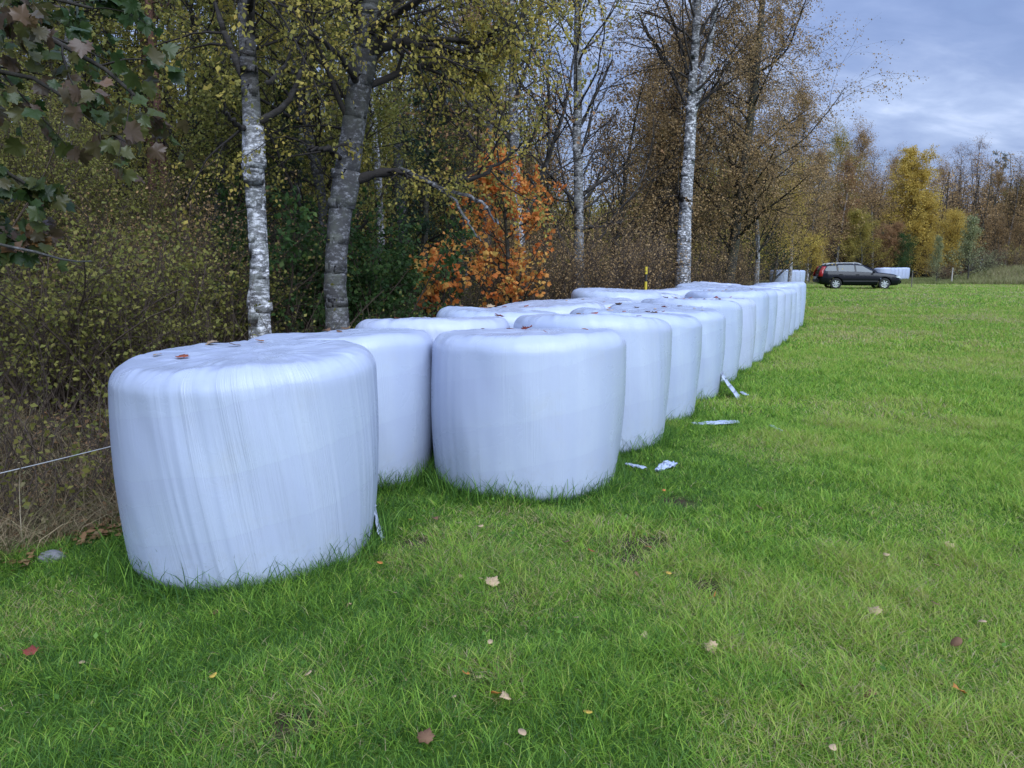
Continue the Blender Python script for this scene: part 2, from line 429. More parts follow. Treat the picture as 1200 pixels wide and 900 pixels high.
def field_look(x, y, d):
    n = len(x)
    patch = fbm(x * .55, y * .55, 21, 4); tuft = fbm(x * 3.2, y * 3.2, 22, 3); fine = fbm(x * 11, y * 11, 23, 2)
    h = .052 + .075 * np.clip((tuft - .32) * 2.2, 0, 1) + .03 * (patch - .4)
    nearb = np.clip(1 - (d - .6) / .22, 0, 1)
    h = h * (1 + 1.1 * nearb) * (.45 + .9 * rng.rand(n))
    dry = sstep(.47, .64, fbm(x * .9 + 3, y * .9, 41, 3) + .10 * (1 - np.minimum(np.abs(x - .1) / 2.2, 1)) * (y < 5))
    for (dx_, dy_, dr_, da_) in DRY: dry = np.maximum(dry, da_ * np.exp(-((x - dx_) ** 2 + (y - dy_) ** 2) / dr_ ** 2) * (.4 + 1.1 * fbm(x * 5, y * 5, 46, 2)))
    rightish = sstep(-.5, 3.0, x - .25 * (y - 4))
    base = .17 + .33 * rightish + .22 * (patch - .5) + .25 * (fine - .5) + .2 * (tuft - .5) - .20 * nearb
    rnd = base + .25 * rng.randn(n) + .34 * dry * rng.rand(n)
    straw = rng.rand(n) < (.025 + .30 * dry) * (1 - .8 * nearb)
    rnd = np.where(straw, .82 + .18 * rng.rand(n), np.clip(rnd, 0, .74))
    h = np.where(straw, h * .8, h)
    lean = np.where(straw, .6 + .7 * rng.rand(n), .3 + 1.05 * rng.rand(n) ** 1.1)
    return h, rnd, lean
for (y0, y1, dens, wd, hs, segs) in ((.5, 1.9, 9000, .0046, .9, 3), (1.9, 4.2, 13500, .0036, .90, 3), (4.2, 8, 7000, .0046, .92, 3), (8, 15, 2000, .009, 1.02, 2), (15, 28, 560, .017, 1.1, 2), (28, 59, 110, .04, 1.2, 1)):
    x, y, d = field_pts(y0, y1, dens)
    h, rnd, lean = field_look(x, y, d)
    rnd = np.clip(rnd + .10 * sstep(9, 22, y), 0, 1)  # far blades shifted lighter: distant sheen and haze put into their colour
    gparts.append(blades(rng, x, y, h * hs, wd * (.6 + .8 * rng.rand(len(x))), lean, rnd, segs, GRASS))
# long unmown tufts hugging the bales
cx = []; cy_ = []
for b in ALLB[[0, 1, 2, 3, 4, 5, 6, 7, 8, 9, 10, 11, 12, 13, 14]]:
    nb = int(1900 if math.hypot(*b) < 8 else 500)
    a = rng.rand(nb) * 2 * np.pi; rr = .60 + .20 * rng.rand(nb) ** 1.4
    cx.append(b[0] + rr * np.cos(a)); cy_.append(b[1] + rr * np.sin(a))
x = np.concatenate(cx); y = np.concatenate(cy_)
dd = np.min(np.hypot(x[:, None] - ALLB[None, :, 0], y[:, None] - ALLB[None, :, 1]), 1)
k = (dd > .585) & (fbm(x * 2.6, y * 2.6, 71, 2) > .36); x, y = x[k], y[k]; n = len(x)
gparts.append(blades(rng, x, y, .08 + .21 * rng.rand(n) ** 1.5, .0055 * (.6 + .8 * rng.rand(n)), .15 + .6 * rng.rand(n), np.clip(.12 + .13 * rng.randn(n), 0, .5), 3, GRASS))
# rank dark grass in the gap between the near bales
n = 5200
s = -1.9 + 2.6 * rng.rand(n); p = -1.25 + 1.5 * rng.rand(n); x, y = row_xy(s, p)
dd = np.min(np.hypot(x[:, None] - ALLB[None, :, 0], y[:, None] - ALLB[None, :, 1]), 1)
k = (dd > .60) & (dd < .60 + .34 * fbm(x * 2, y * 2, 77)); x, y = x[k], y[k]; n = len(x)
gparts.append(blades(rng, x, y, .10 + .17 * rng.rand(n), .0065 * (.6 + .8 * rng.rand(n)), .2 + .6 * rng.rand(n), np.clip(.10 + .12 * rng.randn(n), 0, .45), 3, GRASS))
# broad-leaved weeds (clover, dandelion, dock) low in the sward
n = 2600
y = np.sqrt(2.0 ** 2 + (9 ** 2 - 2.0 ** 2) * rng.rand(n)); x = (rng.rand(n) * 2 - 1) * .72 * y
dd = np.min(np.hypot(x[:, None] - ALLB[None, :, 0], y[:, None] - ALLB[None, :, 1]), 1)
k = (row_p(x, y) > -1.9) & (dd > .62) & ((fbm(x * 1.7, y * 1.7, 51) > .54) | (dd < .80)); x, y = x[k], y[k]; n = len(x)
P = np.stack([x, y, gz(x, y) + .02 + .05 * rng.rand(n)], 1)
D = rng.randn(n, 3); D[:, 2] = np.abs(D[:, 2]) * .35 + .1
X, Y_, Z = frames(rng, D, n, .8)
gparts.append(scatter(LEAF[0], LEAF[1], P, X, Y_, Z, .013 + .020 * rng.rand(n), GRASS, np.clip(.05 + .38 * rng.rand(n), 0, 1)))
g = build('grass', gparts); tag(g, 'short green meadow grass with yellowed patches and long tufts beside the bales', 'grass', kind='stuff')
# ------------------------------------------------------------------ wrapped silage bales
def film_mat(strength, nm='white stretch film'):
    m, nt, bs, out = new_mat(nm)
    uv = N(nt, 'ShaderNodeUVMap').outputs[0]
    s1 = noise(nt, 1.0, mapping(nt, uv, (22, .45, 1)), 5, .6, .15).outputs[0]
    s2 = noise(nt, 1.0, mapping(nt, uv, (60, .7, 1)), 3, .6, .1).outputs[0]
    s3 = noise(nt, 2.4, uv, 5, .6, .5).outputs[0]
    s4 = noise(nt, 1.0, mapping(nt, uv, (5, .4, 1)), 3, .5).outputs[0]
    oc = N(nt, 'ShaderNodeTexCoord').outputs['Object']
    oi = N(nt, 'ShaderNodeObjectInfo').outputs['Random']
    su = N(nt, 'ShaderNodeSeparateXYZ'); nt.links.new(uv, su.inputs[0])
    # overlapping turns of film: faint slanting bands with an edge
    bandv = math_(nt, 'ADD', math_(nt, 'ADD', math_(nt, 'MULTIPLY', su.outputs[1], 3.1), math_(nt, 'MULTIPLY', su.outputs[0], .55)), math_(nt, 'ADD', math_(nt, 'MULTIPLY', oi, 7.0), math_(nt, 'MULTIPLY', s3, .35)))
    band = math_(nt, 'FRACT', bandv)
    dirt = ramp(nt, [(.56, (0, 0, 0)), (.74, (1, 1, 1))], noise(nt, 2.2, oc, 6, .7).outputs[0]).outputs[0]
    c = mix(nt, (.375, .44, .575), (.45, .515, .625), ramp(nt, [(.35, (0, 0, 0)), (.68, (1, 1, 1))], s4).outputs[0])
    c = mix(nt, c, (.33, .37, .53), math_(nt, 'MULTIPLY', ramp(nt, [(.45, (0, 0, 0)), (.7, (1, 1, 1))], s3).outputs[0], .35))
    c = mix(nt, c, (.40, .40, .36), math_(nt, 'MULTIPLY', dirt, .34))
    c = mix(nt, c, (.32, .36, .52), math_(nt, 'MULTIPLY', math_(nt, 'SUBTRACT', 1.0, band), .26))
    oz = N(nt, 'ShaderNodeSeparateXYZ'); nt.links.new(oc, oz.inputs[0])
    foot = math_(nt, 'MINIMUM', math_(nt, 'MAXIMUM', math_(nt, 'SUBTRACT', 1.0, math_(nt, 'MULTIPLY', oz.outputs[2], 3.2)), 0.0), 1.0)
    splash = ramp(nt, [(.52, (0, 0, 0)), (.62, (1, 1, 1))], noise(nt, 16, oc, 6, .72).outputs[0]).outputs[0]
    c = mix(nt, c, (.20, .19, .11), math_(nt, 'MULTIPLY', math_(nt, 'MULTIPLY', splash, foot), .30))
    spk = ramp(nt, [(.70, (0, 0, 0)), (.74, (1, 1, 1))], noise(nt, 38, oc, 3, .6).outputs[0]).outputs[0]
    c = mix(nt, c, (.16, .15, .09), math_(nt, 'MULTIPLY', spk, .16))
    c = mix(nt, c, (.47, .49, .61), math_(nt, 'MULTIPLY', oi, .5))
    nt.links.new(c, bs.inputs['Base Color'])
    rg = ramp(nt, [(.3, (.20, .20, .20)), (.7, (.42, .42, .42))], s3).outputs[0]
    nt.links.new(rg, bs.inputs['Roughness'])
    bs.inputs['Specular IOR Level'].default_value = .45
    amp = ramp(nt, [(.48, (0, 0, 0)), (.62, (1, 1, 1))], s4).outputs[0]
    def ridge(v, pw):
        return math_(nt, 'POWER', math_(nt, 'SUBTRACT', 1.0, math_(nt, 'ABSOLUTE', math_(nt, 'SUBTRACT', math_(nt, 'MULTIPLY', v, 2.0), 1.0))), pw)
    lines = math_(nt, 'ADD', ridge(s1, 14.0), math_(nt, 'MULTIPLY', ridge(s2, 9.0), .5))
    h = math_(nt, 'ADD', math_(nt, 'MULTIPLY', lines, math_(nt, 'ADD', math_(nt, 'MULTIPLY', amp, .95), .05)), math_(nt, 'ADD', math_(nt, 'MULTIPLY', s3, .35), math_(nt, 'ADD', math_(nt, 'MULTIPLY', s1, .25), math_(nt, 'MULTIPLY', band, .5))))
    bp = N(nt, 'ShaderNodeBump'); bp.inputs['Strength'].default_value = strength; bp.inputs['Distance'].default_value = .012
    nt.links.new(h, bp.inputs['Height']); nt.links.new(bp.outputs[0], bs.inputs['Normal'])
    return m
FILM = film_mat(.16); FILM_CREASED = film_mat(.34, 'creased white stretch film')

def bale_arrays(seed, r=.712, h=BH, nt_=200, shear=.35, wr=1.0, sag=.0, mat=None):
    rs = np.random.RandomState(seed)
    ec, es, re = .115, .11, .13                              # rim radii: top, bottom
    prof = []                                     # (radius fraction, height, is_side)
    for t in np.linspace(0, 1, 26)[:-1]: prof.append((t * (r - re), h + .006 * (1 - t * t), 0))
    for a in np.linspace(0, 1, 14)[:-1]:
        an = a * math.pi / 2; prof.append((r - re + re * math.sin(an) ** .95, h - ec + ec * math.cos(an) ** .95, a))
    for t in np.linspace(0, 1, 46)[:-1]: prof.append((r, h - ec - t * (h - ec - es), 1))
    for a in np.linspace(0, 1, 12): prof.append((r - .17 + .17 * math.cos(a * math.pi / 2), es * (1 - math.sin(a * math.pi / 2)) - .05, 1))
    prof.append((.001, -.05, 0))
    pr = np.array(prof); M = len(pr)
    th = np.arange(nt_) * 2 * np.pi / nt_
    T, I = np.meshgrid(th, np.arange(M), indexing='ij')
    rad = pr[I, 0]; z = pr[I, 1]; side = pr[I, 2]
    zn = z / h
    # barrel shape: fullest at 60 % of the height, narrower at the foot
    rad = rad * (1 + side * (.025 * np.sin(np.clip(zn, 0, 1) * np.pi) - .06 * (1 - np.clip(zn, 0, 1)) ** 2.2))
    ct, st = np.cos(T), np.sin(T)
    per = lambda k, zz, sd, o=2: fbm(ct * k + 31 + zz, st * k + 57 + zz * .6, sd, o)
    lump = per(.9, zn * .5, seed, 2) - .5
    rad = rad * (1 + .055 * lump * (.3 + .7 * side)) + side * .022 * (per(2.6, zn * 1.5, seed + 2, 2) - .5)
    Ta = T + side * shear * (1 - zn)      # the creases slant, and the mesh runs along them
    wrk = lambda k, zz, sd: fbm(ct * k + 31 + zz, st * k + 57 + zz, sd, 2)
    msk = sstep(.42, .62, per(1.6, zn * .6, seed + 5, 2))
    wv = wrk(11, zn * .25, seed + 9); ridg = (1 - np.abs(2 * wv - 1)) ** 5
    rad = rad + side * wr * (.008 * ridg * msk + .006 * (wrk(9, zn * .2, seed + 12) - .5) * (.3 + msk))
    # gathered film at the top rim: small radial pleats, and a slack dented top
    rim = np.exp(-((zn - .985) / .05) ** 2) * (rad / r > .35)
    z = z + rim * wr * (.016 * (per(14, rad * 3, seed + 20, 2) - .5) + .02 * (per(4, 0, seed + 21) - .5))
    top = (side < .5)
    xy = (rad * np.cos(Ta), rad * np.sin(Ta))
    z = z + np.where(zn > .9, .045 * (fbm(xy[0] * 1.8 + 9, xy[1] * 1.8 + 4, seed + 30, 2) - .5) + .010 * (1 - np.abs(2 * fbm(xy[0] * 4 + 2, xy[1] * 4 + 8, seed + 31) - 1)) ** 4 - sag * np.clip(1 - rad / r, 0, 1), 0)
    z = z + np.where(zn > .6, .035 * np.sin(T + seed) * rad / r, 0) * np.clip((zn - .6) / .4, 0, 1)
    V = np.stack([xy[0], xy[1], z], -1).reshape(-1, 3)
    arc = np.r_[0, np.cumsum(np.hypot(np.diff(pr[:, 0]), np.diff(pr[:, 1])))]
    # film is wound over the flat ends: the top and sides share one set of running creases
    U = np.stack([np.broadcast_to(T * r, T.shape), arc[I]], -1).reshape(-1, 2)
    i, j = np.meshgrid(np.arange(nt_), np.arange(M - 1), indexing='ij')
    a = (i * M + j).ravel(); b = (((i + 1) % nt_) * M + j).ravel()
    F = np.stack([a, a + 1, b + 1, b], 1)
    return dict(v=V, f=[F], mat=mat or FILM, uv=U)

ORD = ['first', 'second', 'third', 'fourth', 'fifth', 'sixth', 'seventh', 'eighth', 'ninth', 'tenth', 'eleventh', 'twelfth', 'thirteenth']
bale_objs = []
protos = {}
def place_bale(xy, seed, label, group, own=False, tilt=(0, 0), hs=1.0, **kw):
    if own:
        o = build('silage_bale', [bale_arrays(seed, **kw)])
    else:
        key = seed % 5
        if key not in protos:
            protos[key] = build('silage_bale', [bale_arrays(300 + key, nt_=140)]); o = protos[key]
        else:
            o = protos[key].copy(); COL.objects.link(o)
    o.location = (xy[0], xy[1], g1(*xy)); o.rotation_euler = (tilt[0], tilt[1], 0 if own else (seed * 2.399) % 6.28)
    rq = np.random.RandomState(seed + 500).uniform(-1, 1, 3); q_ = 0 if own and seed in (40, 70, 71) else 1
    o.scale = (1 + .02 * rq[0] * q_, 1 + .02 * rq[1] * q_, hs * (1 + .03 * rq[2] * q_))
    tag(o, label, 'silage bale', group)
    bale_objs.append(o); return o
rsb = np.random.RandomState(5)
for k, xy in enumerate(bales_field):
    lab = (f'white wrapped bale, {ORD[k]} from the near end of the row along the open field' if 0 < k < 12 else
           'smooth white wrapped bale with full round front, nearest in the row along the open field' if k == 0 else
           'white wrapped bale at the far end of the row along the open field')
    place_bale(xy, 40 + k, lab, 'bales in the row along the field', own=k < 4, tilt=(R(rsb.uniform(-1.8, 1.8)), R(rsb.uniform(-1.8, 1.8))), hs=(.985, .965, .97, .975, .98, .99)[k] if k < 6 else 1.0 + .03 * (k - 6) / 6 + .02 * rsb.rand(),
               **(dict(wr=.35, shear=.05) if k == 0 else dict(wr=.6, shear=.15) if k < 4 else {}))
for k, xy in enumerate(bales_wood):
    lab = ('big creased white bale with slanting wrinkles, nearest the viewer and beside the dry brush' if k == 0 else
           f'white wrapped bale, {ORD[k]} from the near end of the row along the birches' if k < 12 else
           'white wrapped bale at the far end of the row along the birches')
    place_bale(xy, 70 + k, lab, 'bales in the row along the wood', own=k < 4, tilt=(R(rsb.uniform(-1, 1)), R(1.3 if k == 0 else rsb.uniform(-1, 1))), hs=(1.0, .96, .985, .98, .98, .985)[k] if k < 6 else 1.0 + .04 * rsb.rand(),
               **(dict(wr=.6, shear=.24, r=.695, mat=FILM_CREASED, nt_=420) if k == 0 else dict(wr=.45, shear=.1) if k == 1 else {}))
# the second stack beyond the parked car
far1 = [(at(914 + 14.5 * i, 330, 54 - .25 * i)[0], 54 + 1.15 * i) for i in range(4)]
for k, xy in enumerate(far1):
    place_bale(xy, 90 + k, f'white bale behind the rear of the black car, {ORD[k]} counted from the birches', 'bales behind the car', hs=.84)
far2 = [(at(1034 + 11 * i, 318, 70)[0], 70 + 1.0 * i) for i in range(6)]
for k, xy in enumerate(far2):
    place_bale(xy, 95 + k, f'small distant white bale beyond the bonnet of the black car, {ORD[k]} counted from the car', 'distant bales beyond the car', hs=1.0)

# loose film: flaps still on a bale (parts), and torn strips lying in the grass (things)
def ribbon(name, path, widths, parent=None, seed=0, mat=None, crinkle=.02, nx_=22, side=None):
    rs = np.random.RandomState(seed)
    K = 40
    sp_ = spline([tuple(p) + (w,) for p, w in zip(path, widths)], K)
    c = sp_[:, :3]; wv = sp_[:, 3]
    T = norm(np.gradient(c, axis=0)); S = norm(np.cross(T, np.array([0, 0, 1.]) + .05))
    if side is not None: S = np.broadcast_to(np.array(side, float), S.shape)
    u = np.linspace(-.5, .5, nx_)
    n1 = fbm(np.repeat(np.arange(K)[:, None] * .35, nx_, 1) + seed, np.repeat(u[None, :] * 9, K, 0) + 9, seed, 3) - .5
    up_ = np.cross(S, T); up_ = np.where(up_[:, 2:3] < 0, -up_, up_)
    P = c[:, None, :] + u[None, :, None] * wv[:, None, None] * S[:, None, :] + (n1 * crinkle * 2)[..., None] * up_[:, None, :] + (.25 * wv[:, None] * (np.abs(u)[None, :] ** 2) * -1)[..., None] * up_[:, None, :]
    i, j = np.meshgrid(np.arange(K - 1), np.arange(nx_ - 1), indexing='ij'); a = (i * nx_ + j).ravel()
    U = np.stack([np.repeat(u[None, :] * .3, K, 0), np.repeat(np.arange(K)[:, None] * .02, nx_, 1)], -1).reshape(-1, 2)
    o = build(name, [dict(v=P.reshape(-1, 3), f=[np.stack([a, a + nx_, a + nx_ + 1, a + 1], 1)], mat=mat or FILM, uv=U)], parent)
    sm = o.modifiers.new('thickness', 'SOLIDIFY'); sm.thickness = .004
    return o
def flap(bale, a0, zt, reach, wt, wb, seed, label=None, drift=0.):
    """a tongue of film hanging off the side of its bale down to the grass; local to the bale"""
    pts = []; ws = []
    for t in np.linspace(0, 1, 7):
        rr = BR * (1.0 - .05 * (t * zt < .3)) + .012 + reach * t ** 1.7
        aa = a0 + drift * t
        pts.append((rr * math.cos(aa), rr * math.sin(aa), zt * (1 - t) + .015)); ws.append(wt + (wb - wt) * t)
    o = ribbon('loose_flap', pts, ws, bale, seed, crinkle=.003, side=(-math.sin(a0), math.cos(a0), 0))
    return o
flap(bale_objs[3], R(-20), .46, .22, .12, .30, 4)
flap(bale_objs[1], R(-82), .50, .05, .02, .10, 6)
flap(bale_objs[13], R(10), .34, .05, .10, .22, 8)
flap(bale_objs[5], R(-32), .38, .18, .08, .24, 9)
def strip(pxs, w, label, seed, cr=.013):
    pts = [ground(*p) + np.array([0, 0, .032]) for p in pxs]
    o = ribbon('film_strip', pts, w, None, seed, crinkle=cr)
    return tag(o, label, 'plastic scrap', 'torn film scraps in the grass')
strip([(811, 500), (828, 499), (846, 498), (863, 497)], [.08, .15, .14, .10], 'long crumpled white film strip lying flat beside the third bale of the field row', 21, .018)
strip([(733, 548), (744, 550), (756, 553)], [.04, .09, .05], 'short white film scrap at the foot of the second bale of the field row', 22)
strip([(769, 556), (778, 552), (786, 546)], [.03, .09, .11], 'small upturned white film scrap a hand away from the short scrap', 23, .028)
strip([(903, 502), (910, 506), (916, 509)], [.03, .07, .03], 'thin crinkled film shred out in the grass, farthest from the bales', 24)
strip([(868, 462), (872, 464), (875, 466)], [.03, .08, .05], 'tiny white film scrap beside the hanging flap of the fourth field bale', 25)

# ------------------------------------------------------------------ fallen leaves: each one its own thing
LEAFCOL = {}
def litter_mat(col):
    if col not in LEAFCOL:
        base = {'rust red': (.30, .07, .03), 'brown': (.16, .085, .045), 'pale tan': (.46, .32, .19), 'yellow': (.52, .34, .06), 'orange': (.48, .18, .04), 'dark red': (.20, .04, .03)}[col]
        LEAFCOL[col] = flat_mat(col + ' fallen leaf', base, .7, 0, .3)
    return LEAFCOL[col]
def leaf_mesh(kind, mat, seed):
    rs = np.random.RandomState(seed)
    if kind == 'maple': v, f = MAPLE
    else:
        n = 12; th = np.linspace(0, 2 * np.pi, n, endpoint=False)
        ov = [(.36 * np.sin(t) * (1 - .25 * np.cos(t)), .5 - .5 * np.cos(t), 0) for t in th]
        v = np.array([(0, .5, 0)] + ov); f = [[(0, 1 + i, 1 + (i + 1) % n) for i in range(n)]]
    v = v.copy(); c1, c2 = rs.uniform(.15, .7), rs.uniform(-.2, .5)
    v[:, 1] -= .4
    v[:, 2] = c1 * v[:, 0] ** 2 + c2 * v[:, 1] ** 2 + .05 * rs.rand(len(v))
    return dict(v=v, f=[np.array(x) for x in f], mat=mat)
LM = {}
def fallen(loc, size, kind, col, rot, tilt, label, group):
    key = (kind, col, int(size * 1000) % 3)
    if key not in LM:
        o = build('fallen_leaf', [leaf_mesh(kind, litter_mat(col), len(LM))])
        sm = o.modifiers.new('thickness', 'SOLIDIFY'); sm.thickness = .02
        LM[key] = o
    else:
        o = LM[key].copy(); COL.objects.link(o)
    o.location = loc; o.rotation_euler = (tilt[0], tilt[1], rot); o.scale = (size,) * 3
    tag(o, label, 'leaf', group); return o
rl = np.random.RandomState(77)
gl = [((578, 693), .10, 'maple', 'pale tan', 'largest tan leaf in the grass in front of the gap between the near bales'),
      ((564, 689), .04, 'birch', 'pale tan', 'small tan leaf touching the largest tan leaf in the grass'),
      ((592, 831), .062, 'maple', 'pale tan', 'pale tan curled leaf in the grass, nearest to the viewer'),
      ((532, 831), .040, 'birch', 'pale tan', 'pale oval leaf close beside the nearest curled tan leaf'),
      ((361, 804), .045, 'birch', 'pale tan', 'pale peach leaf alone in the grass in front of the wrinkled bale'),
      ((547, 803), .05, 'birch', 'orange', 'small orange leaf just above the nearest pale leaves'),
      ((38, 776), .075, 'maple', 'dark red', 'dark red leaf in the deep grass at the edge of the brush'),
      ((98, 790), .04, 'birch', 'pale tan', 'little cream leaf in the deep grass beside the dark red leaf'),
      ((357, 682), .055, 'birch', 'pale tan', 'cream leaf lying against the foot of the wrinkled bale'),
      ((446, 670), .06, 'birch', 'orange', 'orange brown leaf beside the outer foot of the wrinkled bale'),
      ((463, 706), .045, 'birch', 'pale tan', 'pale leaf below the narrow gap between the wrinkled and the smooth bale'),
      ((538, 622), .05, 'birch', 'pale tan', 'small cream leaf in front of the smooth bale'),
      ((510, 617), .07, 'maple', 'brown', 'brown leaf in the grass of the gap between the near bales'),
      ((482, 618), .05, 'birch', 'yellow', 'yellow leaf in the long grass of the gap between the near bales'),
      ((563, 626), .05, 'birch', 'pale tan', 'cream leaf under the middle of the smooth bale'),
      ((663, 645), .05, 'birch', 'brown', 'brown curled leaf in the lawn in front of the smooth bale'),
      ((692, 655), .06, 'maple', 'rust red', 'rust red leaf beside the bare muddy patch'),
      ((675, 736), .05, 'birch', 'pale tan', 'tan leaf alone in the middle of the near lawn'),
      ((574, 766), .045, 'birch', 'pale tan', 'tan leaf above the pair of pale leaves'),
      ((784, 683), .055, 'birch', 'yellow', 'yellow leaf below the bare muddy patch'),
      ((760, 651), .06, 'maple', 'rust red', 'rust red leaf lying on the bare mud'),
      ((732, 667), .05, 'birch', 'pale tan', 'tan leaf on the near rim of the muddy patch'),
      ((778, 583), .05, 'birch', 'orange', 'orange leaf beside the upturned film scrap'),
      ((1025, 727), .085, 'maple', 'pale tan', 'large tan leaf in the yellowish patch of the open lawn'),
      ((1037, 660), .06, 'birch', 'pale tan', 'tan leaf in the open lawn far from the bales'),
      ((1096, 720), .06, 'birch', 'brown', 'brown leaf at the edge of the yellowish grass patch'),
      ((1121, 822), .07, 'maple', 'orange', 'orange leaf in the lush grass of the open lawn'),
      ((500, 878), .08, 'maple', 'brown', 'dark brown leaf at the very front of the lawn'),
      ((612, 876), .06, 'birch', 'pale tan', 'tan scrap of leaf in the front lawn beside the dark brown leaf'),
      ((975, 892), .05, 'birch', 'pale tan', 'cream leaf at the very front of the lush lawn'),
      ((879, 493), .05, 'birch', 'pale tan', 'cream leaf beside the long film strip'),
      ((690, 850), .05, 'birch', 'yellow', 'yellow leaf in the front lawn far from the other leaves'),
      ((250, 806), .05, 'birch', 'yellow', 'yellow leaf in the long grass in front of the wrinkled bale')]
for (px, sz, kd, c, lab) in gl:
    p = ground(*px); fallen((p[0], p[1], p[2] + .05), sz * .68, kd, c, rl.rand() * 6.28, (rl.uniform(-.4, .4) + .25, rl.uniform(-.4, .4)), lab, 'fallen leaves in the grass')
for q in range(26):
    px = (rl.uniform(180, 1180), rl.uniform(600, 890)); p = ground(*px)
    fallen((p[0], p[1], p[2] + .035), .03 + .025 * rl.rand(), 'birch' if rl.rand() < .6 else 'maple', ['brown', 'pale tan', 'orange', 'brown'][rl.randint(4)], rl.rand() * 6.28, (rl.uniform(-.8, .8), rl.uniform(-.8, .8)),
           'small curled leaf scrap half sunk in the lawn in front of the bales', 'leaf scraps sunk in the lawn')
# on the bale tops
bpy.context.view_layer.update()
def top_of(o, lx, ly):
    me = o.data; key = me.name
    if key not in BV:
        BV[key] = BVHTree.FromPolygons([v.co for v in me.vertices], [tuple(p.vertices) for p in me.polygons])
    h = BV[key].ray_cast(Vector((lx, ly, 3)), Vector((0, 0, -1)))
    return (o.matrix_world @ h[0]) if h[0] is not None else None
BV = {}
n_top = {0: 5, 1: 7, 2: 9, 3: 8, 4: 8, 5: 7, 6: 5, 7: 4, 13: 5, 14: 3, 15: 4, 16: 4, 17: 4, 18: 3}
for bi, n in n_top.items():
    o = bale_objs[bi]
    if bi == 0: row = 'on top of the nearest field row bale'
    elif bi < 13: row = f'on top of the {ORD[bi]} bale of the field row'
    elif bi == 13: row = 'on top of the wrinkled near bale'
    else: row = f'on top of the {ORD[bi - 13]} bale of the birch row'
    for q in range(n):
        a = rl.rand() * 6.28; rr = .62 * math.sqrt(rl.rand())
        p = top_of(o, rr * math.cos(a), rr * math.sin(a))
        if p is None: continue
        c = ['rust red', 'brown', 'dark red', 'orange', 'brown', 'rust red', 'pale tan'][rl.randint(7)]
        mp = rl.rand() < .4
        fallen((p[0], p[1], p[2] + .008), .035 + .04 * rl.rand() + .02 * mp, 'maple' if mp else 'birch', c, rl.rand() * 6.28, (rl.uniform(-.3, .3), rl.uniform(-.3, .3)),
               f'{c} fallen {"lobed" if mp else "oval"} leaf {row}', 'fallen leaves on the bales')
# ------------------------------------------------------------------ parked estate car (x = forward, y = left), metres
PAINT = flat_mat('black car paint', (.004, .0045, .008), .2, 0, .32, .0)
GLASS = flat_mat('dark car glass', (.05, .065, .075), .06, 0, .55)
RUBBER = flat_mat('tyre rubber', (.018, .018, .018), .85)
ALLOY = flat_mat('silver alloy', (.55, .56, .58), .35, .7)
REDL = flat_mat('red lamp glass', (.30, .010, .012), .2, 0, .6)
CLEARL = flat_mat('clear lamp glass', (.62, .66, .70), .12, .2, .8)
TRIM = flat_mat('black trim', (.015, .015, .016), .6)
PLATE = flat_mat('white number plate', (.6, .6, .6), .5)
SILV = flat_mat('silver roof rail', (.5, .51, .53), .35, .8)
car = empty('parked_car', (0, 0, 0), 0, 'black estate car with silver wheels parked at the edge of the field beyond the bales', 'car')

X = np.array([-2.26, -2.22, -2.05, -1.8, -1.5, -1.2, -.9, -.6, -.3, 0, .3, .6, .85, 1.1, 1.4, 1.7, 1.95, 2.12, 2.22, 2.26])
def prof(xs, ys): return lambda x: np.interp(x, xs, ys)
sill = prof([-2.26, -2.1, -1.7, 1.6, 2.1, 2.26], [.42, .30, .22, .20, .24, .36])
belt = prof([-2.26, -2.2, -1.8, -.5, .75, 1.2, 1.8, 2.12, 2.22, 2.26], [.86, .95, .965, .94, .92, .90, .82, .72, .66, .60])
halfw = prof([-2.26, -2.15, -1.8, -1, 0, 1, 1.7, 2.0, 2.18, 2.26], [.70, .80, .87, .885, .885, .885, .86, .78, .66, .52])
roofz = prof([-2.26, -2.18, -2.02, -1.9, -1.6, -1.0, -.3, .1, .45, .75, .95, 1.1, 1.8, 2.12, 2.22, 2.26], [.90, 1.05, 1.32, 1.40, 1.435, 1.455, 1.455, 1.42, 1.27, 1.10, .985, .945, .87, .77, .70, .63])
roofw = prof([-2.26, -2.0, -1.5, 0, .5, 1.0, 1.2, 2.0, 2.26], [.66, .60, .60, .60, .62, .72, .78, .66, .42])
Xf = np.unique(np.r_[np.linspace(-2.26, 2.26, 90), X])
rows = []
for x in Xf:
    s, b, hw, rz, rw = (float(f(x)) for f in (sill, belt, halfw, roofz, roofw))
    hgt = rz - b
    sec = [(0, s), (hw * .80, s), (hw * .95, s + .05), (hw * .985, s + .16), (hw, (s + b) / 2), (hw * .99, b - .12), (hw * .955, b - .02), (hw * .925, b + .012),
           (hw * .925 + (rw - hw * .925) * .5, b + hgt * .52), (rw + .015, b + hgt * .90), (rw - .05, b + hgt * .975), (rw * .5, rz + .010), (0, rz + .018)]
    full = sec + [(-y, z) for y, z in sec[-2:0:-1]]
    rows.append([(x, y, z) for y, z in full])
rows = np.array(rows); K, M, _ = rows.shape
i, j = np.meshgrid(np.arange(K - 1), np.arange(M), indexing='ij')
a = (i * M + j).ravel(); b = (i * M + (j + 1) % M).ravel()
F = np.stack([a, a + M, b + M, b], 1)
body = build('body', [dict(v=rows.reshape(-1, 3), f=[F, np.arange(M)[None, :], ((K - 1) * M + np.arange(M))[None, ::-1]], mat=PAINT)])
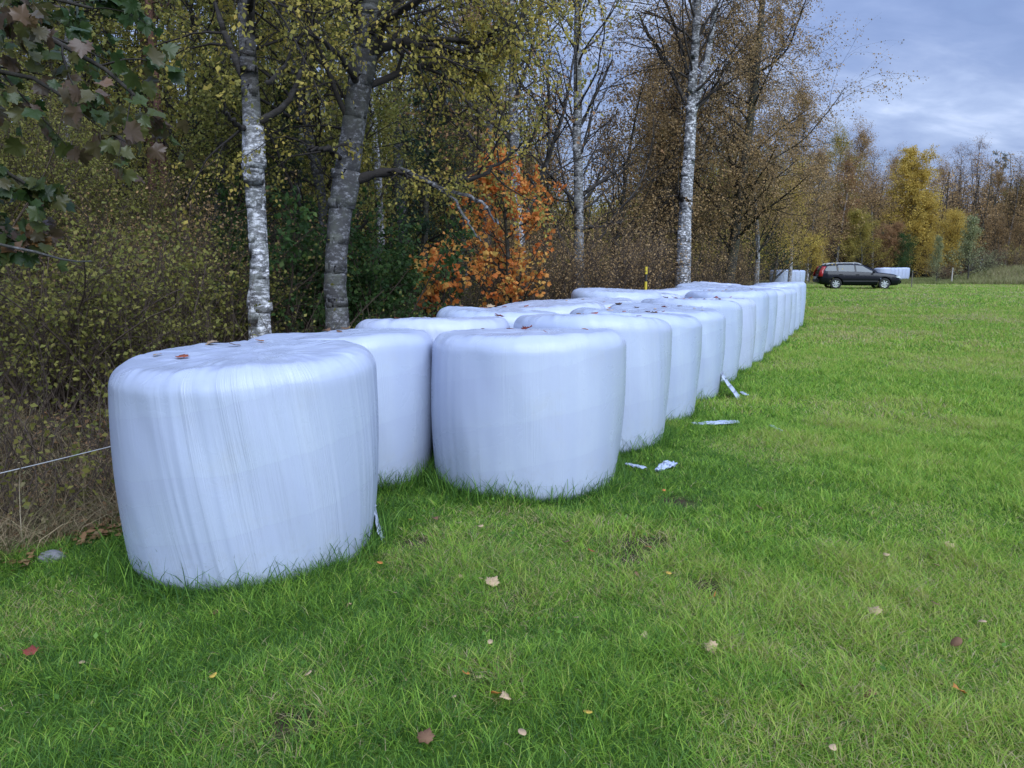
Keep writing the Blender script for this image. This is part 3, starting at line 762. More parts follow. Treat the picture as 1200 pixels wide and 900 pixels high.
# wheel arches cut out of the sides
WX = (-1.32, 1.32); WR = .315
cut = bmesh.new()
for wx in WX:
    for sgn in (-1, 1):
        bmesh.ops.create_cone(cut, cap_ends=True, segments=40, radius1=.375, radius2=.375, depth=.5, matrix=Matrix.Translation((wx, sgn * .80, .33)) @ Matrix.Rotation(R(90), 4, 'X'))
cm = bpy.data.meshes.new('arch_cutter'); cut.to_mesh(cm); cut.free()
co = bpy.data.objects.new('arch_cutter', cm); COL.objects.link(co); cm.materials.append(TRIM)
bo = body.modifiers.new('arches', 'BOOLEAN'); bo.object = co; bo.operation = 'DIFFERENCE'; bo.solver = 'EXACT'
dg = bpy.context.evaluated_depsgraph_get()
nm = bpy.data.meshes.new_from_object(body.evaluated_get(dg)); body.modifiers.clear(); body.data = nm
bpy.data.objects.remove(co); body.parent = car
def yz_side(x, u):   # on the greenhouse side: u 0 belt .. 1 roof
    s, b, hw, rz, rw = (float(f(x)) for f in (sill, belt, halfw, roofz, roofw)); hgt = rz - b
    pts = [(hw * .925, b + .012), (hw * .925 + (rw - hw * .925) * .5, b + hgt * .52), (rw + .015, b + hgt * .90)]
    u2 = u * 2; k = 0 if u2 < 1 else 1; t = u2 - k
    return pts[k][0] * (1 - t) + pts[k + 1][0] * t, pts[k][1] * (1 - t) + pts[k + 1][1] * t
def side_pane(name, x0b, x1b, x0t, x1t, sgn, u0=.10, u1=.93, mat=GLASS, proud=.008):
    nu, nx_ = 7, 9; V = []
    for iu in range(nu):
        u = u0 + (u1 - u0) * iu / (nu - 1)
        for ix in range(nx_):
            t = ix / (nx_ - 1); w_ = iu / (nu - 1)
            x = (x0b * (1 - w_) + x0t * w_) * (1 - t) + (x1b * (1 - w_) + x1t * w_) * t
            y, z = yz_side(x, u); V.append((x, sgn * (y + proud), z))
    i, j = np.meshgrid(np.arange(nu - 1), np.arange(nx_ - 1), indexing='ij'); a = (i * nx_ + j).ravel()
    F = np.stack([a, a + 1, a + nx_ + 1, a + nx_], 1)
    return build(name, [dict(v=np.array(V), f=[F if sgn < 0 else F[:, ::-1]], mat=mat)], car)
for sgn in (-1, 1):
    side_pane('side_window', -2.00, -1.30, -1.78, -1.34, sgn, .14, .84)
    side_pane('side_window', -1.20, -.32, -1.22, -.36, sgn)
    side_pane('side_window', -.22, .86, -.26, .16, sgn, .10, .90)
def cross_pane(name, xs, ws, mat, lift=.012):
    V = []; n = 9
    for x, w_ in zip(xs, ws):
        for t in np.linspace(-1, 1, n):
            rw = float(roofw(x)); rz = float(roofz(x)); V.append((x + (.012 if x > 0 else -.012), t * rw * w_, rz + .018 - .012 * t * t + lift))
    m_ = len(xs); i, j = np.meshgrid(np.arange(m_ - 1), np.arange(n - 1), indexing='ij'); a = (i * n + j).ravel()
    return build(name, [dict(v=np.array(V), f=[np.stack([a, a + n, a + n + 1, a + 1], 1)], mat=mat)], car)
cross_pane('windscreen', np.linspace(.20, .93, 7), np.linspace(.86, .92, 7), GLASS)
cross_pane('rear_window', np.linspace(-2.16, -1.98, 5), np.linspace(.82, .86, 5), GLASS)
def bx(name, c, s, mat, parent=car, bev=.02, rot=(0, 0, 0)):
    bm = bmesh.new(); bmesh.ops.create_cube(bm, size=1); bmesh.ops.scale(bm, vec=s, verts=bm.verts)
    bmesh.ops.bevel(bm, geom=bm.edges[:], offset=bev, segments=2, affect='EDGES')
    me = bpy.data.meshes.new(name); bm.to_mesh(me); bm.free(); me.materials.append(mat)
    o = bpy.data.objects.new(name, me); COL.objects.link(o); o.parent = parent; o.location = c; o.rotation_euler = rot; return o
for sgn in (-1, 1):
    # tall tail lamp up the rear pillar
    Vt = []
    for z in np.linspace(.72, 1.30, 8):
        xr = float(np.interp(z, [.72, .95, 1.05, 1.30], [-2.275, -2.235, -2.20, -2.055])); hw = float(np.interp(z, [.72, .95, 1.3], [.73, .72, .60]))
        Vt += [(xr - .012, sgn * (hw - .10), z), (xr - .008, sgn * (hw + .00), z), (xr + .10, sgn * (hw + .085 - .03 * (z > 1)), z), (xr + .19, sgn * (hw + .115 - .055 * (z > 1)), z)]
    i, j = np.meshgrid(np.arange(7), np.arange(3), indexing='ij'); a = (i * 4 + j).ravel()
    tl = build('tail_light', [dict(v=np.array(Vt), f=[np.stack([a, a + 1, a + 5, a + 4], 1)], mat=REDL)], car)
    tl.modifiers.new('thickness', 'SOLIDIFY').thickness = .03
    bx('headlight', (2.03, sgn * .66, .68), (.36, .22, .15), CLEARL, bev=.05, rot=(0, R(10), sgn * R(-24)))
    bx('wing_mirror', (.66, sgn * .98, .98), (.12, .20, .14), PAINT, bev=.04)
    bx('door_handle', (-.18, sgn * .895, .83), (.2, .03, .035), PAINT, bev=.01)
    bx('door_handle', (-1.08, sgn * .895, .84), (.2, .03, .035), PAINT, bev=.01)
    bx('side_trim', (0, sgn * .893, .46), (1.9, .03, .07), TRIM, bev=.01)
    xs = np.linspace(-1.85, .05, 12)
    P = np.array([[(x, sgn * .56, float(roofz(x)) + .045 - (.05 if k in (0, 11) else 0)) for k, x in enumerate(xs)]])
    build('roof_rail', [tube(P, np.full((1, 12), .018), 6, SILV)], car)
    for wx in WX:
        bm = bmesh.new(); prof_ = [(.20, -.10), (.26, -.105), (.305, -.09), (.315, -.05), (.315, .05), (.305, .09), (.26, .105), (.20, .10)]
        sg = 36; ring = [[bm.verts.new((r_ * math.cos(2 * math.pi * k / sg), y_, r_ * math.sin(2 * math.pi * k / sg))) for r_, y_ in prof_] for k in range(sg)]
        for k in range(sg):
            for q in range(len(prof_)):
                bm.faces.new((ring[k][q], ring[k][(q + 1) % 8], ring[(k + 1) % sg][(q + 1) % 8], ring[(k + 1) % sg][q]))
        wh = empty('wheel', (wx, sgn * .78, WR)); wh.parent = car
        me = bpy.data.meshes.new('tyre'); bm.to_mesh(me); bm.free(); me.materials.append(RUBBER)
        o = bpy.data.objects.new('tyre', me); COL.objects.link(o); o.parent = wh
        bm = bmesh.new()
        bmesh.ops.create_cone(bm, cap_ends=True, segments=30, radius1=.08, radius2=.06, depth=.05, matrix=Matrix.Translation((0, sgn * .085, 0)) @ Matrix.Rotation(R(90), 4, 'X'))
        for k in range(7):
            bmesh.ops.create_cube(bm, size=1, matrix=Matrix.Rotation(2 * math.pi * k / 7, 4, 'Y') @ Matrix.Translation((.135, sgn * .08, 0)) @ Matrix.Diagonal((.16, .03, .065, 1)))
        for k in range(30):
            a0, a1 = 2 * math.pi * k / 30, 2 * math.pi * (k + 1) / 30
            q = [bm.verts.new((r_ * math.cos(a_), sgn * y_, r_ * math.sin(a_))) for a_, r_, y_ in ((a0, .185, .085), (a1, .185, .085), (a1, .215, .10), (a0, .215, .10))]
            bm.faces.new(q)
        me = bpy.data.meshes.new('rim'); bm.to_mesh(me); bm.free(); me.materials.append(ALLOY)
        o = bpy.data.objects.new('rim', me); COL.objects.link(o); o.parent = wh
bx('rear_bumper', (-2.25, 0, .50), (.16, 1.42, .24), PAINT, bev=.05)
bx('front_bumper', (2.22, 0, .42), (.16, 1.15, .24), PAINT, bev=.05)
bx('number_plate', (-2.335, 0, .62), (.02, .50, .11), PLATE, bev=.004)
bx('grille', (2.27, 0, .62), (.05, .60, .14), TRIM, bev=.01)
cp = at(1003, 338, 45.5)
car.location = (cp[0], 45.5, g1(cp[0], 45.5)); car.rotation_euler = (0, 0, R(-24 + 24 - 10))
# ------------------------------------------------------------------ bark and leaves
BIRCH = bark_mat('birch bark', (.82, .81, .83), (.03, .028, .026), (.030, .024, .020), 14, .455)
BIRCHOLD = bark_mat('old birch bark', (.80, .79, .81), (.05, .048, .046), (.034, .028, .024), 16, .47, (.24, .25, .22))
BIRCHDARK = bark_mat('dark birch bark', (.30, .295, .31), (.040, .037, .035), (.034, .028, .024), 12, .44, (.11, .115, .09))
GREYB = bark_mat('grey bark', (.12, .11, .095), (.030, .026, .022), (.03, .025, .02), 6, .5, (.07, .075, .04))
PINEB = bark_mat('pine bark', (.20, .10, .07), (.09, .05, .038), (.05, .035, .025), 7, .5)
TWIG = bark_mat('brown twig', (.17, .125, .09), (.05, .04, .033), (.080, .058, .044), 5, .5)
def LM_(n, *c, **k):
    return leaf_mat(n, [(i / (len(c) - 1), x) for i, x in enumerate(c)], **k)
L_OLIVE = LM_('olive yellow birch leaf', (.14, .145, .04), (.24, .215, .05), (.36, .30, .06), (.48, .37, .08), (.54, .37, .09), trans=.45)
L_BROWN = LM_('bronze birch leaf', (.17, .125, .065), (.26, .175, .085), (.36, .235, .105), (.44, .27, .11), (.52, .37, .20))
L_YEL = LM_('yellow poplar leaf', (.32, .24, .06), (.48, .35, .075), (.62, .44, .09), (.66, .50, .13), trans=.42)
L_ORANGE = LM_('orange maple leaf', (.34, .13, .04), (.62, .18, .04), (.72, .25, .06), (.75, .36, .09), (.68, .46, .12), (.34, .30, .06), trans=.48)
L_RUST = LM_('rust brown leaf', (.19, .115, .055), (.28, .155, .07), (.36, .195, .085), (.28, .20, .10))
L_WILD = LM_('rough grass blade', (.13, .17, .045), (.20, .22, .07), (.26, .24, .10), (.33, .28, .16), trans=.3)
L_GREEN = LM_('dark green leaf', (0.022, 0.050, 0.018), (0.036, 0.081, 0.023), (0.061, 0.119, 0.029), (0.108, 0.153, 0.036))
L_SPRUCE = LM_('spruce needle', (0.015, 0.033, 0.018), (0.021, 0.051, 0.027), (0.033, 0.068, 0.033), (0.045, 0.083, 0.045), trans=.1)
L_PINE = LM_('pine needle', (0.022, 0.042, 0.026), (0.035, 0.064, 0.035), (0.056, 0.088, 0.048), trans=.12)
L_HAZEL = LM_('hazel leaf', (.10, .12, .032), (.155, .165, .038), (.21, .205, .045), (.28, .25, .06), (.17, .14, .045), trans=.42)
L_GREY = LM_('silver green leaf', (.15, .17, .08), (.22, .24, .11), (.29, .30, .15), (.33, .30, .10))
L_MAPLE = LM_('turning maple leaf', (.022, .048, .014), (.034, .064, .018), (.05, .078, .022), (.085, .085, .025), (.085, .055, .03), (.12, .075, .05), (.24, .12, .03), rough=.4, spec=.45)
L_BLUEG = LM_('blue green willow leaf', (0.042, 0.083, 0.045), (0.063, 0.112, 0.063), (0.090, 0.143, 0.083))
L_HEATH = LM_('dry grass blade', (0.075, 0.054, 0.030), (0.180, 0.128, 0.068), (0.300, 0.225, 0.128), (0.120, 0.128, 0.045), (0.450, 0.352, 0.210), trans=.25)

def bark_radius(P, Rr, seed, amt=.10, bumps=()):
    """uneven trunk outline: (K,) radii -> (1,K,sides)"""
    K = len(Rr); S = 28
    th = np.arange(S) * 2 * np.pi / S
    kk = np.linspace(0, 1, K)[:, None]
    n = fbm(np.cos(th)[None, :] * 1.4 + 7 + kk * 9, np.sin(th)[None, :] * 1.4 + 3 + kk * 11, seed, 1) - .5
    n2 = fbm(np.cos(th)[None, :] * 3 + 7 + kk * 40, np.sin(th)[None, :] * 3 + 3 + kk * 30, seed + 3, 2) - .5
    r = Rr[:, None] * (1 + amt * 1.6 * n + amt * .35 * n2)
    for (t0, a0, h, wt, wa) in bumps:
        da = (th - a0 + np.pi) % (2 * np.pi) - np.pi
        r = r * (1 + h * np.exp(-((kk - t0) / wt) ** 2) * np.exp(-(da[None, :] / wa) ** 2))
    return r[None], S

def crown_part(rng, twigs, twrad, nleaf, size, lmat, bmat, tw_sides=3, **kw):
    parts = [tube(twigs, twrad, tw_sides, bmat)]
    if nleaf: parts.append(leaves_on(rng, twigs, nleaf, size, lmat, **kw))
    return parts

# ------------------------------------------------------------------ traced trees (their own places, sizes and depths)
def traced_tree(name, label, Y, trunk_px, limbs_px, bark, lmat, seed, n_sub=7, n_twig=6, nleaf=9, lsize=.055, extra=18, extra_t=(.45, 1), limb_len=2.6,
                extra_ang=(.5, 1.1), droop=-.03, amt=.10, bumps=(), cat='birch tree', group=None, root=1.35, wander=.22, pale_fade=None, sub_ratio=.55, stems=(), thin=1.0):
    rng = np.random.RandomState(seed)
    def tr(px, yo=0):
        pts = []
        for q in px:
            dy = q[3] if len(q) > 3 else 0
            a = at(q[0], q[1], Y + dy + yo); pts.append((a[0], a[1], a[2], q[2] / 2 * thin * (Y + dy) / FPX))
        return np.array(pts)
    tp = tr(trunk_px); gx_, gy_ = tp[0, 0], tp[0, 1]; gzz = g1(gx_, gy_)
    # carry the foot down to the ground along the lowest direction
    if tp[0, 2] > gzz:
        tp = np.vstack([[tp[0, 0], tp[0, 1], gzz - .06, tp[0, 3] * root], tp])
    base = np.array([tp[0, 0], tp[0, 1], gzz])
    root_o = empty(name, tuple(base), 0, label, cat, group)
    sp_ = spline(tp, 220); P = sp_[:, :3] - base; Rr = sp_[:, 3]
    P = P + np.stack([.03 * (vnoise(P[:, 2] * 1.3, P[:, 2] * 0, seed) - .5), .03 * (vnoise(P[:, 2] * 1.3, P[:, 2] * 0 + 4, seed) - .5), 0 * P[:, 2]], 1)
    rr, S = bark_radius(P, Rr, seed, amt, bumps)
    zf = P[:, 2] / P[-1, 2]
    pale = np.ones_like(zf) if pale_fade is None else np.clip(1 - sstep(pale_fade[0], pale_fade[1], P[:, 2]) * pale_fade[2], 0, 1)
    build('trunk', [tube(P[None], rr, S, bark, pale[None])], root_o)
    allL, allR, allLen = [], [], []
    for st in stems:
        s_ = spline(tr(st), 60); Ps = s_[:, :3] - base; rs_, S2 = bark_radius(Ps, s_[:, 3], seed + 5, amt)
        build('trunk', [tube(Ps[None], rs_, S2, bark, 1.0)], root_o)
        e, er, el = children(rng, Ps[None], s_[None, :, 3], np.array([limb_len]), extra // 2, .25, 1, extra_ang[0], extra_ang[1], 1, 10, .12, droop * .3 + .03, .42, .01, .35)
        allL.append(e); allR.append(er); allLen.append(el)
    for lp in limbs_px:
        bare = lp[0] == 'bare'; lp = lp[1:] if bare else lp
        s_ = spline(tr(lp), 24); Pl = s_[:, :3] - base
        Pl = Pl + .02 * rng.randn(24, 3) * np.linspace(0, 1, 24)[:, None]
        build('limb', [tube(Pl[None], s_[None, :, 3] * (1 + .15 * rng.randn(24)[None]), 8, BIRCHOLD if bare else bark, .32 if bare else .04)], root_o)
        if bare: continue
        k_ = np.round(np.linspace(0, 23, 10)).astype(int)
        allL.append(Pl[k_][None]); allR.append(s_[k_, 3][None]); allLen.append(np.array([np.linalg.norm(np.diff(Pl, axis=0), axis=1).sum()]))
    if extra:
        e, er, el = children(rng, P[None], Rr[None], np.array([limb_len]), extra, extra_t[0], extra_t[1], extra_ang[0], extra_ang[1], 1, 10, .13, droop * .3 + .03, .30, .010, .45, zmin=.25)
        for k in range(len(e)):
            build('limb', [tube(e[k:k + 1], er[k:k + 1], 6, bark, .04)], root_o)
        allL.append(e); allR.append(er); allLen.append(el)
    A = np.concatenate(allL); Ar = np.concatenate(allR); Al = np.concatenate(allLen)
    s1, r1, l1 = children(rng, A, Ar, Al, n_sub, .12, 1, .4, 1.1, sub_ratio, 7, wander, droop, .5, .005, .4)
    # few side shoots grow straight towards the open field in front of the stem
    mid = s1.mean(1); tx = np.interp(mid[:, 2], P[:, 2], P[:, 0])
    keep = ~((mid[:, 1] < -.05) & (np.abs(mid[:, 0] - tx) < .55) & (rng.rand(len(mid)) < .93)); s1, r1, l1 = s1[keep], r1[keep], l1[keep]
    s2, r2, l2 = children(rng, s1, r1, l1, n_twig, .1, 1, .35, 1.0, .6, 5, wander, droop * 2.2, .5, .0028, .4)
    parts = [tube(s1, r1, 4, bark)] + crown_part(rng, s2, r2, nleaf, lsize, lmat, bark)
    build('crown', parts, root_o)
    return root_o

traced_tree('birch_tree', 'white speckled birch with a burl low on its straight trunk, just behind the wrinkled bale', 9.2,
    [(306, 400, 29), (305, 360, 27), (303, 320, 26), (302, 280, 26), (299, 240, 27), (297, 190, 26), (296, 150, 25), (294, 110, 24), (291, 60, 22), (287, 10, 20), (282, -80, 17), (280, -200, 11), (278, -330, 4)],
    [[(306, 142, 10), (330, 128, 8), (346, 118, 8), (350, 80, 7), (363, 57, 6), (372, 20, 5), (380, -30, 3)],
     [(312, 97, 9), (330, 94, 6), (340, 60, 5), (350, 38, 4), (375, 22, 4), (420, 5, 3), (450, -30, 2)],
     [(285, 88, 11), (272, 62, 9), (262, 38, 8), (252, 8, 6), (240, -40, 4)],
     [(290, 150, 7, 0), (272, 150, 6, -.4), (264, 130, 4, -.6), (262, 115, 3, -.8)],
     [(290, 30, 8, 0), (300, -40, 7, -.8), (330, -100, 4, -1.6)]],
    BIRCHOLD, L_OLIVE, 3, n_sub=9, n_twig=7, nleaf=12, lsize=.050, extra=11, extra_t=(.50, .97), limb_len=2.6, droop=-.05, amt=.07,
    bumps=((.165, 0.0, .42, .016, .45), (.13, .4, .18, .025, .8), (.40, 3.0, .35, .02, .9), (.37, 0, .3, .03, 1.5)), pale_fade=(2.7, 3.6, .85), thin=.82)
traced_tree('birch_tree', 'dark barked leaning birch with a long low limb, behind the second birch row bale', 9.9,
    [(396, 392, 33), (393, 350, 31), (391, 320, 31), (396, 280, 31), (401, 240, 32), (406, 205, 34), (411, 170, 33), (417, 130, 31), (421, 95, 33), (426, 55, 35), (428, 20, 28), (434, -40, 24), (444, -150, 17), (450, -280, 9), (452, -380, 4)],
    [[(414, 212, 15), (430, 207, 13), (445, 202, 11), (462, 199, 10), (482, 205, 9), (500, 211, 8), (525, 212, 8), (545, 213, 7), (560, 205, 6), (575, 200, 6), (592, 188, 5), (606, 178, 3)],
     ['bare', (468, 197, 5, 0), (490, 205, 5, -.2), (510, 218, 5, -.4), (525, 224, 5, -.5), (538, 240, 4, -.6), (548, 255, 3, -.7), (562, 284, 2, -.8)],
     ['bare', (510, 218, 4, -.4), (538, 228, 5, -.6), (560, 230, 4, -.8), (572, 245, 4, -.8), (586, 264, 3, -.8)],
     [(440, 60, 14), (455, 52, 13), (475, 48, 12), (495, 55, 11), (520, 66, 10), (545, 78, 9), (558, 82, 6), (575, 88, 4)],
     [(455, 52, 9), (480, 46, 8), (510, 44, 8), (540, 48, 7), (570, 52, 6), (596, 48, 5), (610, 28, 4), (616, 0, 3)],
     [(530, 66, 7), (552, 58, 6), (570, 48, 4), (585, 30, 3)],
     [(402, 190, 9, 0), (394, 178, 7, -.3), (376, 170, 5, -.7), (360, 178, 4, -1.0)],
     [(420, 100, 9, 0), (405, 70, 8, -.6), (385, 50, 6, -1.2), (360, 40, 4, -1.8)],
     [(430, 40, 10, 0), (470, 10, 9, -.8), (520, -20, 7, -1.4), (580, -40, 4, -1.8)]],
    BIRCHDARK, L_OLIVE, 8, n_sub=11, n_twig=8, nleaf=14, lsize=.050, extra=22, extra_t=(.36, .97), limb_len=3.1, droop=-.06, amt=.05,
    bumps=((.31, 3.14, .30, .03, .9), (.50, 3.14, .2, .025, .8)), pale_fade=(2.0, 4.0, .4), thin=.82)
traced_tree('birch_tree', 'slender nearly bare birch standing against the bright sky behind the orange maple', 20.0,
    [(679, 300, 11), (678, 240, 11), (677, 180, 10), (676, 120, 9), (677, 60, 9), (677, 0, 7), (678, -60, 5), (680, -130, 3)],
    [[(682, 228, 5), (700, 215, 4), (718, 205, 3.5), (735, 190, 3)], [(681, 268, 5), (700, 263, 4), (718, 267, 3), (730, 257, 2)], [(681, 145, 4), (692, 125, 3.5), (702, 100, 3), (718, 70, 2)]],
    BIRCHOLD, L_BROWN, 12, n_sub=7, n_twig=6, nleaf=1, lsize=.05, extra=34, extra_t=(.12, .98), limb_len=3.6, extra_ang=(.45, .95), droop=.0, amt=.05, wander=.16, pale_fade=(-1, -.5, .45))
traced_tree('birch_tree', 'tall white birch splitting into two stems, at the far end of the bale rows', 22.0,
    [(800, 336, 23), (801, 310, 21), (802, 280, 20), (803, 240, 19), (806, 205, 18), (808, 170, 17), (809, 130, 15), (812, 90, 13), (815, 50, 12), (818, 0, 11), (822, -80, 8), (825, -180, 4)],
    [[(802, 118, 6), (792, 95, 5.5), (780, 72, 5), (766, 52, 4.5), (756, 35, 4), (748, 15, 3)], [(800, 236, 7, 0), (797, 228, 6, -.4)], [(808, 95, 6), (800, 60, 5), (790, 30, 4), (775, -10, 3)]],
    BIRCH, L_BROWN, 17, n_sub=9, n_twig=7, nleaf=9, lsize=.05, extra=28, extra_t=(.45, .98), limb_len=3.3, extra_ang=(.4, .9), droop=-.05, amt=.06, wander=.18, thin=.76, pale_fade=(5.0, 9.5, .6),
    stems=([(808, 150, 9), (818, 115, 9), (826, 85, 9), (831, 55, 8), (838, 15, 7), (845, -50, 5), (850, -120, 3)],))

# the big drooping birch whose crown closes the row
def full_birch(name, label, px, Y, H, seed, spread, trunk_w, lmat, bark, n1=30, n2=8, n3=8, nleaf=13, lsize=.075, base_t=.10, droop=-.07, group=None, cat='birch tree', yb=None, extra_low=()):
    rng = np.random.RandomState(seed)
    b = at(px, 330, Y); gz_ = g1(b[0], Y); base = np.array([b[0], Y, gz_])
    r_ = empty(name, tuple(base), 0, label, cat, group)
    K = 40; P = grow(rng, [[0, 0, -.06]], [[.02, 0, 1]], np.array([H]), K, .025, .03)
    Rr = trunk_w * (1 - np.linspace(0, 1, K)) ** .8 + .012
    rr, S = bark_radius(P[0], Rr, seed, .06)
    build('trunk', [tube(P, rr, S, bark, np.clip(1.15 - np.linspace(0, 1, K) * .9, .2, 1)[None])], r_)
    L1 = np.array([spread])
    s1, r1, l1 = children(rng, P, Rr[None], L1, n1, base_t, .97, .65, 1.25, 1.0, 11, .09, .03, .30, .012, .60)
    for k in range(len(s1)): build('limb', [tube(s1[k:k + 1], r1[k:k + 1], 6, bark, .12)], r_)
    s2, r2, l2 = children(rng, s1, r1, l1, n2, .10, 1, .4, 1.1, .62, 8, .14, droop * .5, .5, .005, .35)
    s3, r3, l3 = children(rng, s2, r2, l2, n3, .08, 1, .3, 1.1, .72, 5, .18, droop * 2.6, .5, .003, .3)
    build('crown', [tube(s2, r2, 4, bark)] + crown_part(rng, s3, r3, nleaf, lsize, lmat, bark, jitter=.07), r_)
    return r_
full_birch('birch_tree', 'large bronze leaved birch with wide hanging crown, beyond the white two stemmed birch', 853, 28, 16.5, 23, 4.1, .19, L_BROWN, GREYB, 50, 11, 9, 17, .060, .12)

# ------------------------------------------------------------------ kinds of forest tree (built once, copied)
def decid(H, spread, r0, bark, lmat, seed, n1=20, n2=7, n3=6, nleaf=12, lsize=.09, base_t=.22, ang=(.5, 1.1), grav=.05, droop=-.04, lean=.03, sh=.55, pale=1.0, tip=.97):
    rng = np.random.RandomState(seed)
    K = 24; P = grow(rng, [[0, 0, -.08]], [[lean, 0, 1]], np.array([H]), K, .03, .03)
    Rr = r0 * (1 - np.linspace(0, 1, K)) ** .8 + .012
    tk = tube(P, Rr[None] * (1 + .06 * rng.randn(1, K)), 12, bark, np.clip(pale - np.linspace(0, 1, K) * .6, .05, 1)[None])
    s1, r1, l1 = children(rng, P, Rr[None], np.array([spread]), n1, base_t, tip, ang[0], ang[1], 1.0, 9, .11, grav, .45, .014, sh)
    s2, r2, l2 = children(rng, s1, r1, l1, n2, .10, 1, .4, 1.15, .62, 6, .16, droop * .4, .5, .005, .35)
    s3, r3, l3 = children(rng, s2, r2, l2, n3, .08, 1, .35, 1.15, .70, 4, .18, droop * 2, .5, .003, .3)
    tr = build('trunk', [tk, tube(s1, r1, 5, bark, .1)])
    cr = build('crown', [tube(s2, r2, 3, bark)] + crown_part(rng, s3, r3, nleaf, lsize, lmat, bark, jitter=.13))
    return tr, cr
def conifer(H, spread, r0, bark, lmat, seed, kind):
    rng = np.random.RandomState(seed)
    K = 20; P = grow(rng, [[0, 0, -.08]], [[.01, 0, 1]], np.array([H]), K, .012, .03)
    Rr = r0 * (1 - np.linspace(0, 1, K)) ** .75 + .012
    tr_parts = [tube(P, Rr[None], 12, bark, np.clip(1.1 - np.linspace(0, 1, K) * .3, 0, 1)[None])]
    if kind == 'pine':
        s1, r1, l1 = children(rng, P, Rr[None], np.array([spread]), 34, .40, .99, .8, 1.4, 1.0, 8, .14, .04, .4, .012, .45)
        s2, r2, l2 = children(rng, s1, r1, l1, 8, .3, 1, .4, 1.0, .45, 5, .2, .06, .5, .006, .3)
        cr = [tube(s2, r2, 3, bark), leaves_on(rng, s2, 46, .17, lmat, .05, -.2, NEEDLE, .1)]
        tr_parts.append(tube(s1, r1, 5, bark, .4))
    else:
        s1, r1, l1 = children(rng, P, Rr[None], np.array([spread]), 95, .05, .985, 1.25, 1.65, 1.0, 8, .05, .0, .35, .01, .92)
        s2, r2, l2 = children(rng, s1, r1, l1, 11, .12, 1, .6, 1.1, .42, 5, .10, -.06, .5, .004, .3)
        cr = [tube(s2, r2, 3, bark), leaves_on(rng, s2, 22, .12, lmat, .03, .25, NEEDLE, .0)]
        tr_parts.append(tube(s1, r1, 4, bark, .2))
    return build('trunk', tr_parts), build('crown', cr)

KINDS = {}
def kind(k):
    if k not in KINDS:
        KINDS[k] = {
            'olive': lambda: decid(12, 3.2, .13, BIRCHDARK, L_OLIVE, 101, 30, 8, 7, 15, .075, .12),
            'olive_tall': lambda: decid(17, 3.4, .16, BIRCHDARK, L_OLIVE, 102, 26, 7, 6, 12, .09, .25),
            'bronze': lambda: decid(15, 3.6, .15, BIRCH, L_BROWN, 103, 36, 9, 7, 11, .10, .14, droop=-.06),
            'bare': lambda: decid(13, 3.2, .11, BIRCH, L_RUST, 104, 34, 10, 7, 2, .08, .15, ang=(.4, .9)),
            'slim': lambda: decid(12, 1.7, .075, BIRCH, L_OLIVE, 105, 18, 6, 5, 10, .075, .34),
            'bush_tree': lambda: decid(7.5, 2.9, .09, GREYB, L_BROWN, 106, 24, 7, 6, 12, .075, .05, ang=(.4, 1.0)),
            'poplar': lambda: decid(14, 4.6, .2, GREYB, L_YEL, 107, 44, 10, 7, 14, .15, .06, ang=(.5, 1.2), sh=.72, tip=.985),
            'round': lambda: decid(9, 3.4, .13, GREYB, L_OLIVE, 108, 34, 9, 7, 12, .11, .05, sh=.55),
            'pine': lambda: conifer(17, 2.7, .115, PINEB, L_PINE, 109, 'pine'),
            'spruce': lambda: conifer(9, 2.2, .11, GREYB, L_SPRUCE, 110, 'spruce'),
            'sapling': lambda: decid(4.9, 1.5, .05, GREYB, L_GREY, 111, 20, 6, 5, 9, .10, .08, sh=.8, ang=(.4, .9)),
        }[k]()
        KINDS[k][0]['first'] = 1
    return KINDS[k]
TREES = []
def tree(k, label, px, Y, s=1.0, rz=0, lmat=None, sz=None, name='forest_tree', cat='tree', group='trees of the wood', bark=None, lean=0):
    tr, cr = kind(k)
    b = at(px, 330, Y); r_ = empty(name, (b[0], Y, g1(b[0], Y)), rz, label, cat, group)
    r_.scale = (s, s, sz or s); r_.rotation_euler = (0, lean, rz)
    for o in (tr, cr):
        if o.get('first') or o.parent is None and o.name in ('trunk', 'crown') and not o.get('used'):
            pass
        c = o if not o.get('used') else o.copy()
        if c is not o: COL.objects.link(c); del c['used']
        if c is o: pass
        c.parent = r_
        TREES.append((o, c))
    for o in (tr, cr): o['used'] = 1
    if lmat is not None:
        c = [ch for ch in r_.children if ch.name.startswith('crown')][0]
        i = 1; c.material_slots[i].link = 'OBJECT'; c.material_slots[i].material = lmat
    return r_

# beside and behind the two old birches
T = tree
T('pine', 'pine with dull brown trunk in a pair, its twin redder', 184, 16.8, .9, .3, name='pine_tree', cat='pine tree')
T('pine', 'pine with slim reddish trunk in a pair, beside the dull brown one', 207, 14.6, .78, 2.1, name='pine_tree', cat='pine tree', lean=R(-1.5))
T('slim', 'thin young birch with a bright white stem above the hazel brush', 90, 14.5, 1.0, .5, name='birch_tree', cat='birch tree', lmat=L_HAZEL)
T('olive_tall', 'leafy birch behind the thin white stemmed birch', 25, 24, 1.0, 1, name='birch_tree', cat='birch tree', lmat=L_HAZEL)
T('olive', 'bushy yellow green tree between the thin white birch and the pines', 132, 27, 1.0, 2, lmat=L_HAZEL)
T('spruce', 'dark spruce behind the old speckled birch', 262, 19, .68, 0, name='spruce_tree', cat='spruce tree')
T('olive', 'yellow green tree filling the space between the two old birches', 345, 17, .95, 1.1)
T('olive', 'yellow green tree close behind the upper trunk of the leaning birch', 392, 13.8, .80, 4.0)
T('olive', 'yellow green tree in the gap between the speckled birch and the pines', 252, 15.5, .85, 5.2)
